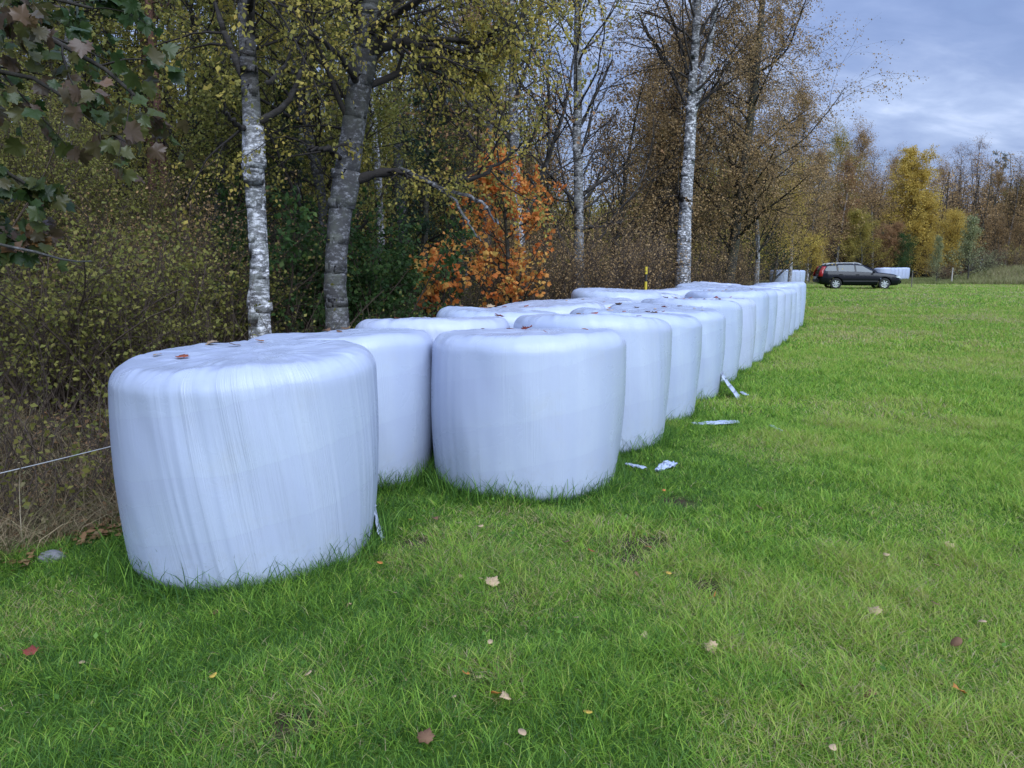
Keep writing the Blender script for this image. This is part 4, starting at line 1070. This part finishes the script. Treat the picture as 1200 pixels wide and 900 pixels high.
T('slim', 'slim pale birch just beyond the long low limb', 448, 14.5, .95, 3.1, name='birch_tree', cat='birch tree')
T('spruce', 'dark spruce between the leaning birch and the orange maple', 498, 21, .85, 1.5, name='spruce_tree', cat='spruce tree')
T('spruce', 'small dark green spruce low between the two old birches', 342, 15, .52, .7, name='spruce_tree', cat='spruce tree')
T('olive_tall', 'tall olive leaved birch behind the leaning birch', 470, 23, 1.02, .4, name='birch_tree', cat='birch tree')
T('bare', 'grey birch with a pale trunk behind the top of the orange maple', 612, 18, 1.15, 2.2, name='birch_tree', cat='birch tree', bark=BIRCHOLD)
T('olive_tall', 'tall olive birch close behind the grey birch', 575, 27, .95, 2.9, name='birch_tree', cat='birch tree')
T('olive_tall', 'tall thin crowned birch deep between the pines and the old birch', 238, 30, 1.0, 1.9, name='birch_tree', cat='birch tree')
T('olive_tall', 'deep forest birch glimpsed above the long low limb', 400, 31, 1.05, 2.5, name='birch_tree', cat='birch tree')
T('olive', 'dense olive tree at the margin of the wood over the hazel brush', -30, 15, 1.1, .2, lmat=L_HAZEL)
T('pine', 'pine deep in the wood behind the bushy yellow green tree', 110, 31, 1.05, 4, name='pine_tree', cat='pine tree')
T('pine', 'pine deep in the wood behind the dark spruce', 300, 33, 1.1, 5, name='pine_tree', cat='pine tree')
T('bronze', 'bronze birch behind the wood edge, over the leaning birch limb', 545, 34, .85, 5, name='birch_tree', cat='birch tree')
# along the rows to the far corner
T('bush_tree', 'brown bushy tree behind the slender bare birch', 712, 25, .95, .4)
T('bush_tree', 'brown bushy tree low behind the orange maple', 640, 24, .75, 2.4)
T('bush_tree', 'olive brown tree between the slender birch and the two stemmed birch', 755, 27, 1.15, 1.2)
T('bronze', 'bronze birch close behind the white two stemmed birch', 772, 32, .66, 3.3, name='birch_tree', cat='birch tree')
T('bare', 'dark stemmed birch just beside the white two stemmed birch', 793, 26, .85, 1.0, name='birch_tree', cat='birch tree', lmat=L_BROWN)
T('bronze', 'bronze birch with two pale stems showing under the large hanging crown', 886, 36, .72, .9, name='birch_tree', cat='birch tree')
T('bush_tree', 'yellow orange bushy tree under the wide hanging crown', 905, 44, .85, .1, lmat=L_YEL)
T('bronze', 'tall brown birch at the edge of the big hanging crown', 925, 52, .82, 2, name='birch_tree', cat='birch tree')
# the far wood beyond the car
far = [('bronze', 962, 84, .98, L_OLIVE, 'thin pale topped birch of the far wood over the tail of the car'),
       ('bronze', 980, 80, .78, L_RUST, 'rust tinted birch of the far wood over the car roof'),
       ('bronze', 999, 86, 1.02, L_BROWN, 'tall pointed brown birch of the far wood over the middle of the car'),
       ('bare', 1022, 88, 1.05, L_RUST, 'thin purplish birch between the pointed brown birch and the big yellow tree'),
       ('poplar', 1068, 88, .96, L_YEL, 'big yellow tree, tallest and brightest of the far wood'),
       ('round', 1104, 85, .78, L_YEL, 'small orange yellow tree leaning on the big yellow tree'),
       ('bare', 1112, 104, 1.25, L_RUST, 'bare purplish tree rising behind the orange yellow tree'),
       ('bare', 1136, 102, 1.28, L_RUST, 'bare tree with fine reddish twigs before the far pine'),
       ('pine', 1163, 104, .90, L_PINE, 'blue green pine standing above the bare trees of the far wood'),
       ('bronze', 1150, 96, .78, L_BROWN, 'grey brown tree under the blue green pine'),
       ('bare', 1176, 94, 1.02, L_BROWN, 'pale twiggy tree beyond the rough bank'),
       ('round', 1200, 98, 1.15, L_OLIVE, 'yellow green tree rising beyond the rough bank'),
       ('pine', 1218, 104, .9, L_PINE, 'dark pine behind the yellow green tree of the bank'),
       ('round', 1008, 78, .72, L_OLIVE, 'low olive tree close above the roof of the car'),
       ('round', 1040, 80, .60, L_RUST, 'small rust brown tree before the big yellow tree'),
       ('spruce', 1032, 82, .55, L_SPRUCE, 'small dark spruce below the big yellow tree'),
       ('round', 1050, 79, .50, L_GREEN, 'dark olive bush tree over the car bonnet'),
       ('bush_tree', 1098, 82, .62, L_YEL, 'low yellow brown tree behind the distant bales'),
       ('bush_tree', 1125, 88, .85, L_BROWN, 'brown tree between the orange tree and the silver green sapling'),
       ('bush_tree', 1165, 86, .85, L_BROWN, 'low brown tree on the rough bank'),
       ('bush_tree', 1190, 84, .8, L_BROWN, 'low brown tree at the end of the rough bank'),
       ('bronze', 946, 70, .75, L_BROWN, 'brown birch over the bales behind the car'),
       ('round', 917, 58, .50, L_BLUEG, 'blue green bush tree beside the bales behind the car'),
       ('round', 948, 62, .42, L_YEL, 'bright yellow bush tree beside the blue green one'),
       ('bronze', 1085, 112, 1.0, L_BROWN, 'brown tree deep in the far wood behind the yellow tree'),
       ('bronze', 1040, 108, 1.05, L_BROWN, 'brown tree deep in the far wood over the car bonnet')]
rf = np.random.RandomState(3)
for (k, px, Y, s, lm, lab) in far:
    T(k, lab, px, Y, s, rf.rand() * 6.28, lmat=lm, name={'pine': 'pine_tree', 'spruce': 'spruce_tree'}.get(k, 'forest_tree'), cat={'pine': 'pine tree', 'spruce': 'spruce tree'}.get(k, 'tree'), group='trees of the far wood')
T('sapling', 'silver green sapling standing alone on the rough strip beyond the field', 1134, 62, 1.02, .3, name='young_tree', cat='young tree', group='young trees on the rough strip')
T('sapling', 'thin small sapling between the distant bales and the silver green sapling', 1097, 62, .55, 1.3, name='young_tree', cat='young tree', group='young trees on the rough strip', sz=.75)

# ------------------------------------------------------------------ orange maple
def orange_maple():
    rng = np.random.RandomState(31); Y = 14.5
    b = at(600, 372, Y); base = np.array([b[0], Y, g1(b[0], Y)])
    r_ = empty('maple_tree', tuple(base), 0, 'young orange maple glowing at the edge of the wood behind the bales', 'maple tree')
    P = grow(rng, [[0, 0, -.05]], [[.02, 0, 1]], np.array([3.35]), 24, .03, .02)
    Rr = .05 * (1 - np.linspace(0, 1, 24)) ** .8 + .008
    build('trunk', [tube(P, Rr[None], 10, GREYB, .8)], r_)
    s1, r1, l1 = children(rng, P, Rr[None], np.array([1.35]), 26, .12, .98, .7, 1.3, 1, 9, .12, .05, .5, .008, .45)
    for k in range(len(s1)): build('limb', [tube(s1[k:k + 1], r1[k:k + 1], 5, GREYB, .2)], r_)
    s2, r2, l2 = children(rng, s1, r1, l1, 7, .25, 1, .4, 1.0, .45, 5, .18, .0, .5, .004, .3)
    build('crown', [tube(s2, r2, 3, GREYB), leaves_on(rng, s2, 14, .066, L_ORANGE, .05, .5, MAPLE, .2)], r_)
orange_maple()
def orange_shrub(px, py, Y, h, label, seed):
    rng = np.random.RandomState(seed)
    b = at(px, py, Y); base = np.array([b[0], Y, g1(b[0], Y)])
    r_ = empty('maple_shoot', tuple(base), 0, label, 'young maple', 'young orange maple shoots')
    P = grow(rng, np.zeros((3, 3)), rng.randn(3, 3) * .18 + [0, 0, 1], h * (.7 + .3 * rng.rand(3)), 12, .06, .02)
    Rr = np.repeat(np.linspace(.02, .006, 12)[None], 3, 0)
    build('stem', [tube(P, Rr, 5, GREYB, .3)], r_)
    s1, r1, l1 = children(rng, P, Rr, np.full(3, h * .35), 7, .4, 1, .7, 1.3, 1, 6, .15, .0, .5, .004, .3)
    build('crown', [tube(s1, r1, 3, GREYB), leaves_on(rng, s1, 12, .082, L_ORANGE, .05, .4, MAPLE, .2)], r_)
orange_shrub(545, 370, 13.6, 1.9, 'low orange maple shoot beside the foot of the orange maple', 61)
orange_shrub(512, 370, 13.4, 1.75, 'low orange maple shoot farther from the orange maple, by the dark spruce', 62)

# ------------------------------------------------------------------ foreground maple: trunk just outside the view, boughs reaching in
def near_maple():
    rng = np.random.RandomState(43)
    bx_, by_ = -4.3, 3.2
    base = np.array([bx_, by_, g1(bx_, by_)])
    r_ = empty('maple_tree', tuple(base), 0, 'maple with green and purplish lobed leaves hanging over the brush close to the viewer', 'maple tree')
    P = grow(rng, [[0, 0, -.05]], [[.02, 0, 1]], np.array([7.0]), 30, .03, .02)
    Rr = .11 * (1 - np.linspace(0, 1, 30)) ** .8 + .012
    build('trunk', [tube(P, Rr[None], 14, GREYB, .9)], r_)
    def bough(pxs, r0, zr):
        pts = [np.array([0, 0, zr])] + [at(px, py, Y) - base for px, py, Y in pxs]
        s_ = spline([tuple(p) + (r,) for p, r in zip(pts, np.linspace(r0, .006, len(pts)))], 16)
        build('limb', [tube(s_[None, :, :3], s_[None, :, 3], 7, GREYB, .2)], r_)
        return s_[:, :3], s_[:, 3]
    bs_ = [bough([(-120, 30, 3.2), (-20, 15, 3.15), (60, 35, 3.1), (120, 75, 3.05), (165, 118, 3.0)], .018, 2.9),
           bough([(-120, -40, 3.4), (-20, -20, 3.5), (70, 0, 3.6), (110, 10, 3.6)], .017, 3.2),
           bough([(-120, 80, 3.1), (-30, 60, 3.0), (40, 80, 2.95), (85, 120, 2.95)], .014, 2.6),
           bough([(-110, 190, 3.1), (-40, 180, 3.1), (0, 190, 3.1), (30, 215, 3.1)], .012, 2.0),
           bough([(-110, 280, 3.2), (-40, 262, 3.2), (0, 268, 3.2), (28, 285, 3.2)], .010, 1.7)]
    A = np.stack([b[0] for b in bs_]); Ar = np.stack([b[1] for b in bs_]); Al = np.array([2.0, 1.7, 1.4, .9, .8])
    s1, r1, l1 = children(rng, A, Ar, Al, 20, .36, 1, .35, 1.0, .30, 6, .12, -.05, .5, .003, .45)
    lv = leaves_on(rng, s1, 17, .062, L_MAPLE, .035, .75, MAPLE, .25, up=.25, fwd=.5)
    lv2 = leaves_on(rng, A[:, 7:], 18, .062, L_MAPLE, .05, .75, MAPLE, .3, up=.6)
    build('crown', [tube(s1, r1, 4, GREYB), lv, lv2], r_)
    # the bare lichened twig end
    s_ = spline([tuple(at(*q) - base) + (r,) for q, r in (((-60, 275, 3.15), .007), ((0, 284, 3.1), .006), ((40, 297, 3.05), .005), ((75, 303, 3.0), .004), ((90, 309, 3.0), .0035), ((108, 306, 3.0), .0015))], 14)
    build('twig', [tube(s_[None, :, :3], s_[None, :, 3] * (1 + .3 * rng.rand(14)), 6, BIRCHDARK, .6)], r_)
near_maple()

# ------------------------------------------------------------------ shrubs along the margin of the wood
def shrub_mesh(H, W, nst, lmat, seed, nleaf=8, lsize=.06, n2=8, n3=5, bark=None, t0=.12):
    rng = np.random.RandomState(seed); bark = bark or TWIG
    p0 = np.c_[rng.randn(nst, 2) * W * .18, np.full(nst, -.05)]
    d0 = np.c_[rng.randn(nst, 2) * .38, np.ones(nst)]
    L = H * (.65 + .45 * rng.rand(nst))
    P = grow(rng, p0, d0, L, 9, .09, -.005); Rr = np.repeat(np.linspace(.018, .005, 9)[None], nst, 0)
    s2, r2, l2 = children(rng, P, Rr, L, n2, t0, 1, .3, .9, .36, 6, .15, .03, .5, .0035, .35)
    s3, r3, l3 = children(rng, s2, r2, l2, n3, .1, 1, .4, 1.1, .55, 4, .15, .0, .5, .0025, .3)
    st = build('stem', [tube(P, Rr, 5, bark, .3)])
    fo = build('foliage', [tube(s2, r2, 3, bark)] + crown_part(rng, s3, r3, nleaf, lsize, lmat, bark, jitter=.03))
    return st, fo
SH = {}
def shrub(k, label, px, Y, s, rz, lmat=None, sz=None, group='shrubs at the margin of the wood', xy=None, cat='shrub'):
    first = k not in SH
    if first:
        SH[k] = {'hazel': lambda: shrub_mesh(3.0, 1.9, 22, L_HAZEL, 201, 14, .030, 12, 7, t0=.38),
                 'hazel_low': lambda: shrub_mesh(1.9, 1.6, 18, L_HAZEL, 202, 3, .05, 10, 6),
                 'thicket': lambda: shrub_mesh(2.5, 2.0, 26, L_BROWN, 203, 2, .045, 11, 7),
                 'green': lambda: shrub_mesh(2.1, 1.6, 15, L_GREEN, 204, 11, .075, 8, 5)}[k]()
    x = at(px, 330, Y)[0] if xy is None else xy[0]; Y = Y if xy is None else xy[1]
    r_ = empty('shrub', (x, Y, g1(x, Y)), rz, label, cat, group); r_.scale = (s, s, sz or s)
    for o in SH[k]:
        c = o
        if not first: c = o.copy(); COL.objects.link(c)
        c.parent = r_
        if lmat is not None and c.name.startswith('foliage'):
            c.material_slots[1].link = 'OBJECT'; c.material_slots[1].material = lmat
shrub('hazel', 'tall hazel shrub with fine yellow green leaves below the thin white birch', 85, 12.0, 1.15, 0)
shrub('hazel', 'hazel shrub between the thin white birch and the pines', 160, 13.0, .72, 1)
shrub('hazel', 'tall hazel shrub at the edge of the view under the maple boughs', 5, 11.5, 1.25, 2)
shrub('hazel', 'hazel shrub below the pair of pine trunks', 215, 14.0, .66, 3)
shrub('hazel', 'hazel shrub hidden under the lower maple bough', -60, 9.5, 1.1, 4)
shrub('hazel_low', 'low leafy shrub close behind the wrinkled bale', 175, 8.6, .95, 0)
shrub('hazel_low', 'low leafy shrub beside the fence wire and the dry brush', 95, 7.6, .9, 1)
shrub('hazel_low', 'low leafy shrub at the edge of the view behind the fence wire', 15, 7.4, 1.0, 2)
shrub('hazel_low', 'low yellow leaved shrub beside the trunk of the speckled birch', 250, 9.8, .95, 3)
shrub('thicket', 'brown twiggy shrub before the tall hazel shrubs', 130, 10.2, .85, 1, group='brown twiggy shrubs')
shrub('thicket', 'brown twiggy shrub in the shade behind the speckled birch', 232, 10.8, 1.0, 2, group='brown twiggy shrubs')
shrub('green', 'dark green shrub between the two old birch trunks', 345, 11.2, 1.0, 0, group='dark green shrubs')
shrub('green', 'dark green shrub just behind the leaning birch trunk', 425, 11.8, .95, 1, group='dark green shrubs')
shrub('green', 'dark green shrub left in shade beneath the dark spruce', 285, 13.5, 1.1, 2, group='dark green shrubs')
shrub('green', 'dark green shrub in front of the orange maple shoots', 478, 14.0, .9, 3, group='dark green shrubs')
shrub('thicket', 'brown twiggy shrub right behind the orange maple', 600, 17, 1.0, 3, group='brown twiggy shrubs')
shrub('thicket', 'brown twiggy shrub between the maple and the slender birch', 645, 16.5, .95, 4, group='brown twiggy shrubs')
shrub('thicket', 'brown twiggy shrub at the foot of the slender birch', 690, 18, 1.05, 5, group='brown twiggy shrubs')
shrub('thicket', 'brown twiggy shrub behind the yellow banded stake', 735, 20, 1.1, 6, group='brown twiggy shrubs')
shrub('thicket', 'brown twiggy shrub before the white two stemmed birch', 772, 22.5, 1.0, .5, group='brown twiggy shrubs')
shrub('thicket', 'brown twiggy shrub between the two stemmed and the bronze birch', 830, 26, .9, 1.5, group='brown twiggy shrubs')
shrub('thicket', 'brown twiggy shrub under the wide bronze crown', 870, 31, .95, 2.5, group='brown twiggy shrubs')
shrub('hazel_low', 'low grey green bush on the rough bank at the end of the field', 1150, 66, 1.5, 0, L_GREY, 1.0, group='bushes on the rough bank')
shrub('thicket', 'low brown bush on the rough bank beside the grey green one', 1172, 68, 1.5, 1, None, .9, group='bushes on the rough bank')
shrub('hazel_low', 'yellowish bush on top of the rough bank', 1192, 70, 1.6, 2, L_OLIVE, 1.15, group='bushes on the rough bank')
shrub('thicket', 'brown bush between the distant bales and the small sapling', 1110, 70, 1.3, 3, None, .6, group='bushes on the rough bank')

# ------------------------------------------------------------------ undergrowth: dry stalks, brambles, wild grass, leaf litter (nobody could count it)
rng = np.random.RandomState(91)
n = 9000
s = -4 + 34 * rng.rand(n) ** 1.3; p = -2.25 - 9 * rng.rand(n) ** 1.7
x, y = row_xy(s, p); k = (y > 2.5) & (np.abs(x) < .8 * y + .6); x, y, p = x[k], y[k], p[k]; n = len(x)
d0 = rng.randn(n, 3) * .35; d0[:, 2] = 1
Hh = (.35 + .9 * rng.rand(n) ** 1.5) * np.clip(.45 + .5 * (-2.2 - p), .4, 1.25)
st = grow(rng, np.stack([x, y, gz(x, y) - .03], 1), d0, Hh, 6, .16, -.05)
sr = np.linspace(.0045, .0015, 6)[None] * (.7 + .8 * rng.rand(n))[:, None]
sub, subr, subl = children(rng, st[::2], sr[::2], Hh[::2], 3, .3, 1, .4, 1.0, .4, 4, .15, 0, .6, .0014, .3)
und = [tube(st, sr, 3, TWIG, rng.rand(n)[:, None] * np.ones((1, 6)) * .7), tube(sub, subr, 3, TWIG, .3),
       leaves_on(rng, sub, 2, .045, L_HAZEL, .02, .3)]
def wild_pts(nn, s0, s1, p0, p1, pw=1.5):
    s = s0 + (s1 - s0) * rng.rand(nn); p = p0 - p1 * rng.rand(nn) ** pw; x, y = row_xy(s, p)
    k = (y > 2.3) & (np.abs(x) < .8 * y + .5); return x[k], y[k], p[k]
x, y, p = wild_pts(90000, -5, 6, -1.85, 5, 1.4)
k = fbm(x * 1.6, y * 1.6, 61) > .40; x, y = x[k], y[k]; n = len(x)
und.append(blades(rng, x, y, (.08 + .30 * rng.rand(n) ** 1.6) * (.5 + fbm(x * 1.3, y * 1.3, 63)), .005 * (.6 + .8 * rng.rand(n)), .4 + .9 * rng.rand(n), np.clip(.1 + .55 * fbm(x * .8, y * .8, 62) + .25 * rng.randn(n), 0, 1), 3, L_HEATH))
x, y, p = wild_pts(70000, 5, 32, -2.1, 7, 1.6); n = len(x)
und.append(blades(rng, x, y, .12 + .45 * rng.rand(n) ** 1.5, .010 * (.6 + .8 * rng.rand(n)), .3 + .7 * rng.rand(n), np.clip(.3 + .3 * rng.randn(n), 0, 1), 2, L_HEATH))
x, y, p = wild_pts(26000, -5, 8, -1.7, 7, 1.3); n = len(x)
D = rng.randn(n, 3); D[:, 2] *= .3; X, Y_, Z = frames(rng, D, n, .8)
und.append(scatter(LEAF[0], LEAF[1], np.stack([x, y, gz(x, y) + .02 + .04 * rng.rand(n)], 1), X, Y_, Z, .03 + .04 * rng.rand(n), L_RUST, rng.rand(n)))
o = build('undergrowth', und); tag(o, 'tangled dry stalks, wild grass and leaf litter along the margin of the wood', 'undergrowth', kind='stuff')
# rough pale grass between the field and the far wood
n = 60000
y = 56 + 34 * rng.rand(n) ** 1.4; x = y * (.36 + .36 * rng.rand(n)); k = (y < 90); x, y = x[k], y[k]; n = len(x)
k2 = (x / y > .50) | (fbm(x * .2, y * .2, 9) > .52)
x, y = x[k2], y[k2]; n = len(x)
hh = (.18 + .35 * rng.rand(n)) * (.6 + .9 * sstep(.54, .66, x / y))
o = build('wild_grass', [blades(rng, x, y, hh, .05, .3 + .5 * rng.rand(n), np.clip(.30 + .4 * sstep(.55, .64, x / y) + .3 * (fbm(x * .15, y * .15, 6) - .5) + .22 * rng.randn(n), 0, 1), 1, L_WILD)])
tag(o, 'rough pale unmown grass between the field and the far wood', 'grass', kind='stuff')
# the depth of the wood, one mass of leaves and stems behind the trees that can be told apart
n = 3200
s = 2 + 80 * rng.rand(n); p = -13 + 7.5 * sstep(30, 42, s) - 22 * rng.rand(n); x, y = row_xy(s, p)
k = (y > 14) & (np.abs(x) < .78 * y + 3); x, y = x[k], y[k]; n = len(x)
gapx = 600 + 900 * x / y
top = np.where((gapx > 628) & (gapx < 760), .52, 1.0)
H = (5 + 7 * rng.rand(n)) * top
st = grow(rng, np.stack([x, y, gz(x, y)], 1), np.c_[rng.randn(n, 2) * .1, np.ones(n)], H, 6, .06, .02)
sr = np.linspace(.05, .012, 6)[None] * (.6 + .8 * rng.rand(n))[:, None]
sub, subr, subl = children(rng, st, sr, H, 9, .05, 1, .7, 1.3, .22, 4, .15, .0, .4, .008, .5)
wd = [tube(st, sr, 4, GREYB, .4), tube(sub, subr, 3, GREYB)]
wd.append(leaves_on(rng, sub, 11, .17, L_OLIVE, .25, .3, LEAF, .0))
o = build('forest', wd); tag(o, 'deep mass of olive and brown forest behind the nearer trees', 'forest', kind='stuff')
n = 1100
y = 92 + 40 * rng.rand(n); x = y * (.30 + .50 * rng.rand(n))
H = 7.5 + 6.5 * rng.rand(n)
st = grow(rng, np.stack([x, y, gz(x, y)], 1), np.c_[rng.randn(n, 2) * .1, np.ones(n)], H, 6, .06, .02)
sr = np.linspace(.09, .02, 6)[None] * (.6 + .8 * rng.rand(n))[:, None]
sub, subr, subl = children(rng, st, sr, H, 8, .05, 1, .7, 1.3, .28, 4, .15, .0, .4, .012, .5)
o = build('woodland', [tube(st, sr, 4, GREYB, .4), tube(sub, subr, 3, GREYB), leaves_on(rng, sub, 26, .20, L_BROWN, .4, .3, LEAF, .0)])
tag(o, 'brown mass of woodland far behind the coloured trees beyond the car', 'woodland', kind='stuff')
# ------------------------------------------------------------------ fence wire, stakes, stone
ROPE = flat_mat('white fence cord', (.48, .48, .47), .6)
WOODP = flat_mat('grey stake wood', (.16, .14, .11), .85)
YELP = flat_mat('yellow stake band', (.55, .42, .03), .5)
BLKP = flat_mat('black stake', (.02, .02, .02), .6)
ss = np.linspace(-5.5, 18, 60)
fx, fy = row_xy(ss, np.full(60, -2.22))
sag = .03 * np.sin(np.linspace(0, 4 * np.pi, 60)) ** 2
P = np.stack([fx, fy, .44 + np.clip((ss - 2) * .04, 0, .55) - sag], 1)
o = build('fence_wire', [tube(P[None], np.full((1, 60), .0032), 6, ROPE)]); tag(o, 'thin white electric fence cord running behind the wrinkled bale', 'fence wire')
def stake(x, y, h, r, label, banded, cat='fence stake', mat=None):
    z = g1(x, y); rt = empty('fence_stake', (x, y, z), 0, label, cat)
    if banded:
        zz = [0, h * .64, h * .80, h * .90, h]; mats = [BLKP, YELP, BLKP, YELP]
        for k in range(4):
            Pk = np.stack([np.zeros(3), np.zeros(3), np.linspace(zz[k], zz[k + 1], 3)], 1)
            build('shaft' if k % 2 == 0 else 'band', [tube(Pk[None], np.full((1, 3), r * (1.0 if k % 2 == 0 else 1.12)), 8, mats[k])], rt)
    else:
        Pk = np.stack([.015 * np.linspace(0, 1, 8), np.zeros(8), np.linspace(-.05, h, 8)], 1)
        build('shaft', [tube(Pk[None], np.full((1, 8), r) * np.linspace(1.05, .9, 8)[None], 7, mat or WOODP)], rt)
        build('insulator', [tube(np.array([[[0.015, -r - .035, h * .86], [.015, -r, h * .86], [.015, r, h * .86]]]), np.array([[.012, .02, .012]]), 7, BLKP)], rt)
    return rt
xs, ys = row_xy(11.5, -2.22); stake(xs, ys, 1.62, .028, 'yellow banded black stake standing behind the bale rows', True)
b = at(1068, 334, 47); stake(b[0], 47, 1.05, .03, 'thin dark stake in the grass just ahead of the parked car', False)
b = at(1115, 330, 58); stake(b[0], 58, 1.2, .05, 'pale wooden stake beside the thin small sapling', False, mat=flat_mat('pale stake wood', (.38, .35, .30), .8))
# dead stalks and a stone at the near margin
def stalk(px, py, tops, label):
    b = ground(px, py); rng = np.random.RandomState(int(px))
    pts = [b - [0, 0, .02]] + [at(tx, ty, b[1] + .02) for tx, ty in tops]
    s_ = spline([tuple(p) for p in pts], 12)
    r_ = empty('dead_stalk', tuple(b), 0, label, 'dead plant', 'dead pale stalks at the near margin of the wood')
    build('stem', [tube((s_ - b)[None], np.linspace(.004, .0015, 12)[None], 5, flat_mat('straw', (.36, .30, .20), .8))], r_)
    Q = (s_ - b)[7:]; n = 16
    Pp = Q[rng.randint(0, len(Q), n)] + .012 * rng.randn(n, 3)
    X, Y_, Z = frames(rng, rng.randn(n, 3) + [0, 0, 1], n)
    o = build('seed_head', [scatter(LEAF[0], LEAF[1], Pp, X, Y_, Z, .018 + .02 * rng.rand(n), L_HEATH, .5 + .5 * rng.rand(n)),
          tube(Q[None], np.full((1, len(Q)), .002), 4, L_HEATH)], r_)
stalk(27, 645, [(25, 620), (22, 590), (23, 560), (24, 545)], 'tall thin pale stalk with seed heads at the edge of the brush')
stalk(14, 660, [(10, 645), (7, 634)], 'short bent pale stalk below the tall thin stalk')
stalk(56, 640, [(54, 625), (52, 612)], 'short straight pale stalk beside the grey stone')
def stone(px, py, r, label, seed):
    b = ground(px, py); bm = bmesh.new(); bmesh.ops.create_icosphere(bm, subdivisions=4, radius=r)
    for v in bm.verts:
        c = v.co; nn = fbm(np.array([c.x * 14 + 5]), np.array([c.y * 14 + c.z * 11 + 5]), seed)[0]
        v.co = Vector((c.x * 1.25, c.y, c.z * .62)) * (1 + .55 * (nn - .5))
    me = bpy.data.meshes.new('stone'); bm.to_mesh(me); bm.free(); me.materials.append(flat_mat('grey stone', (.17, .165, .17), .9))
    for p in me.polygons: p.use_smooth = True
    o = bpy.data.objects.new('stone', me); COL.objects.link(o); o.location = (b[0], b[1], b[2] + r * .25); tag(o, label, 'stone')
stone(60, 656, .062, 'small grey stone half buried where the lawn meets the brush', 4)
# cleanup of bookkeeping properties
for o in bpy.data.objects:
    for k in ('used', 'first'):
        if k in o: del o[k]
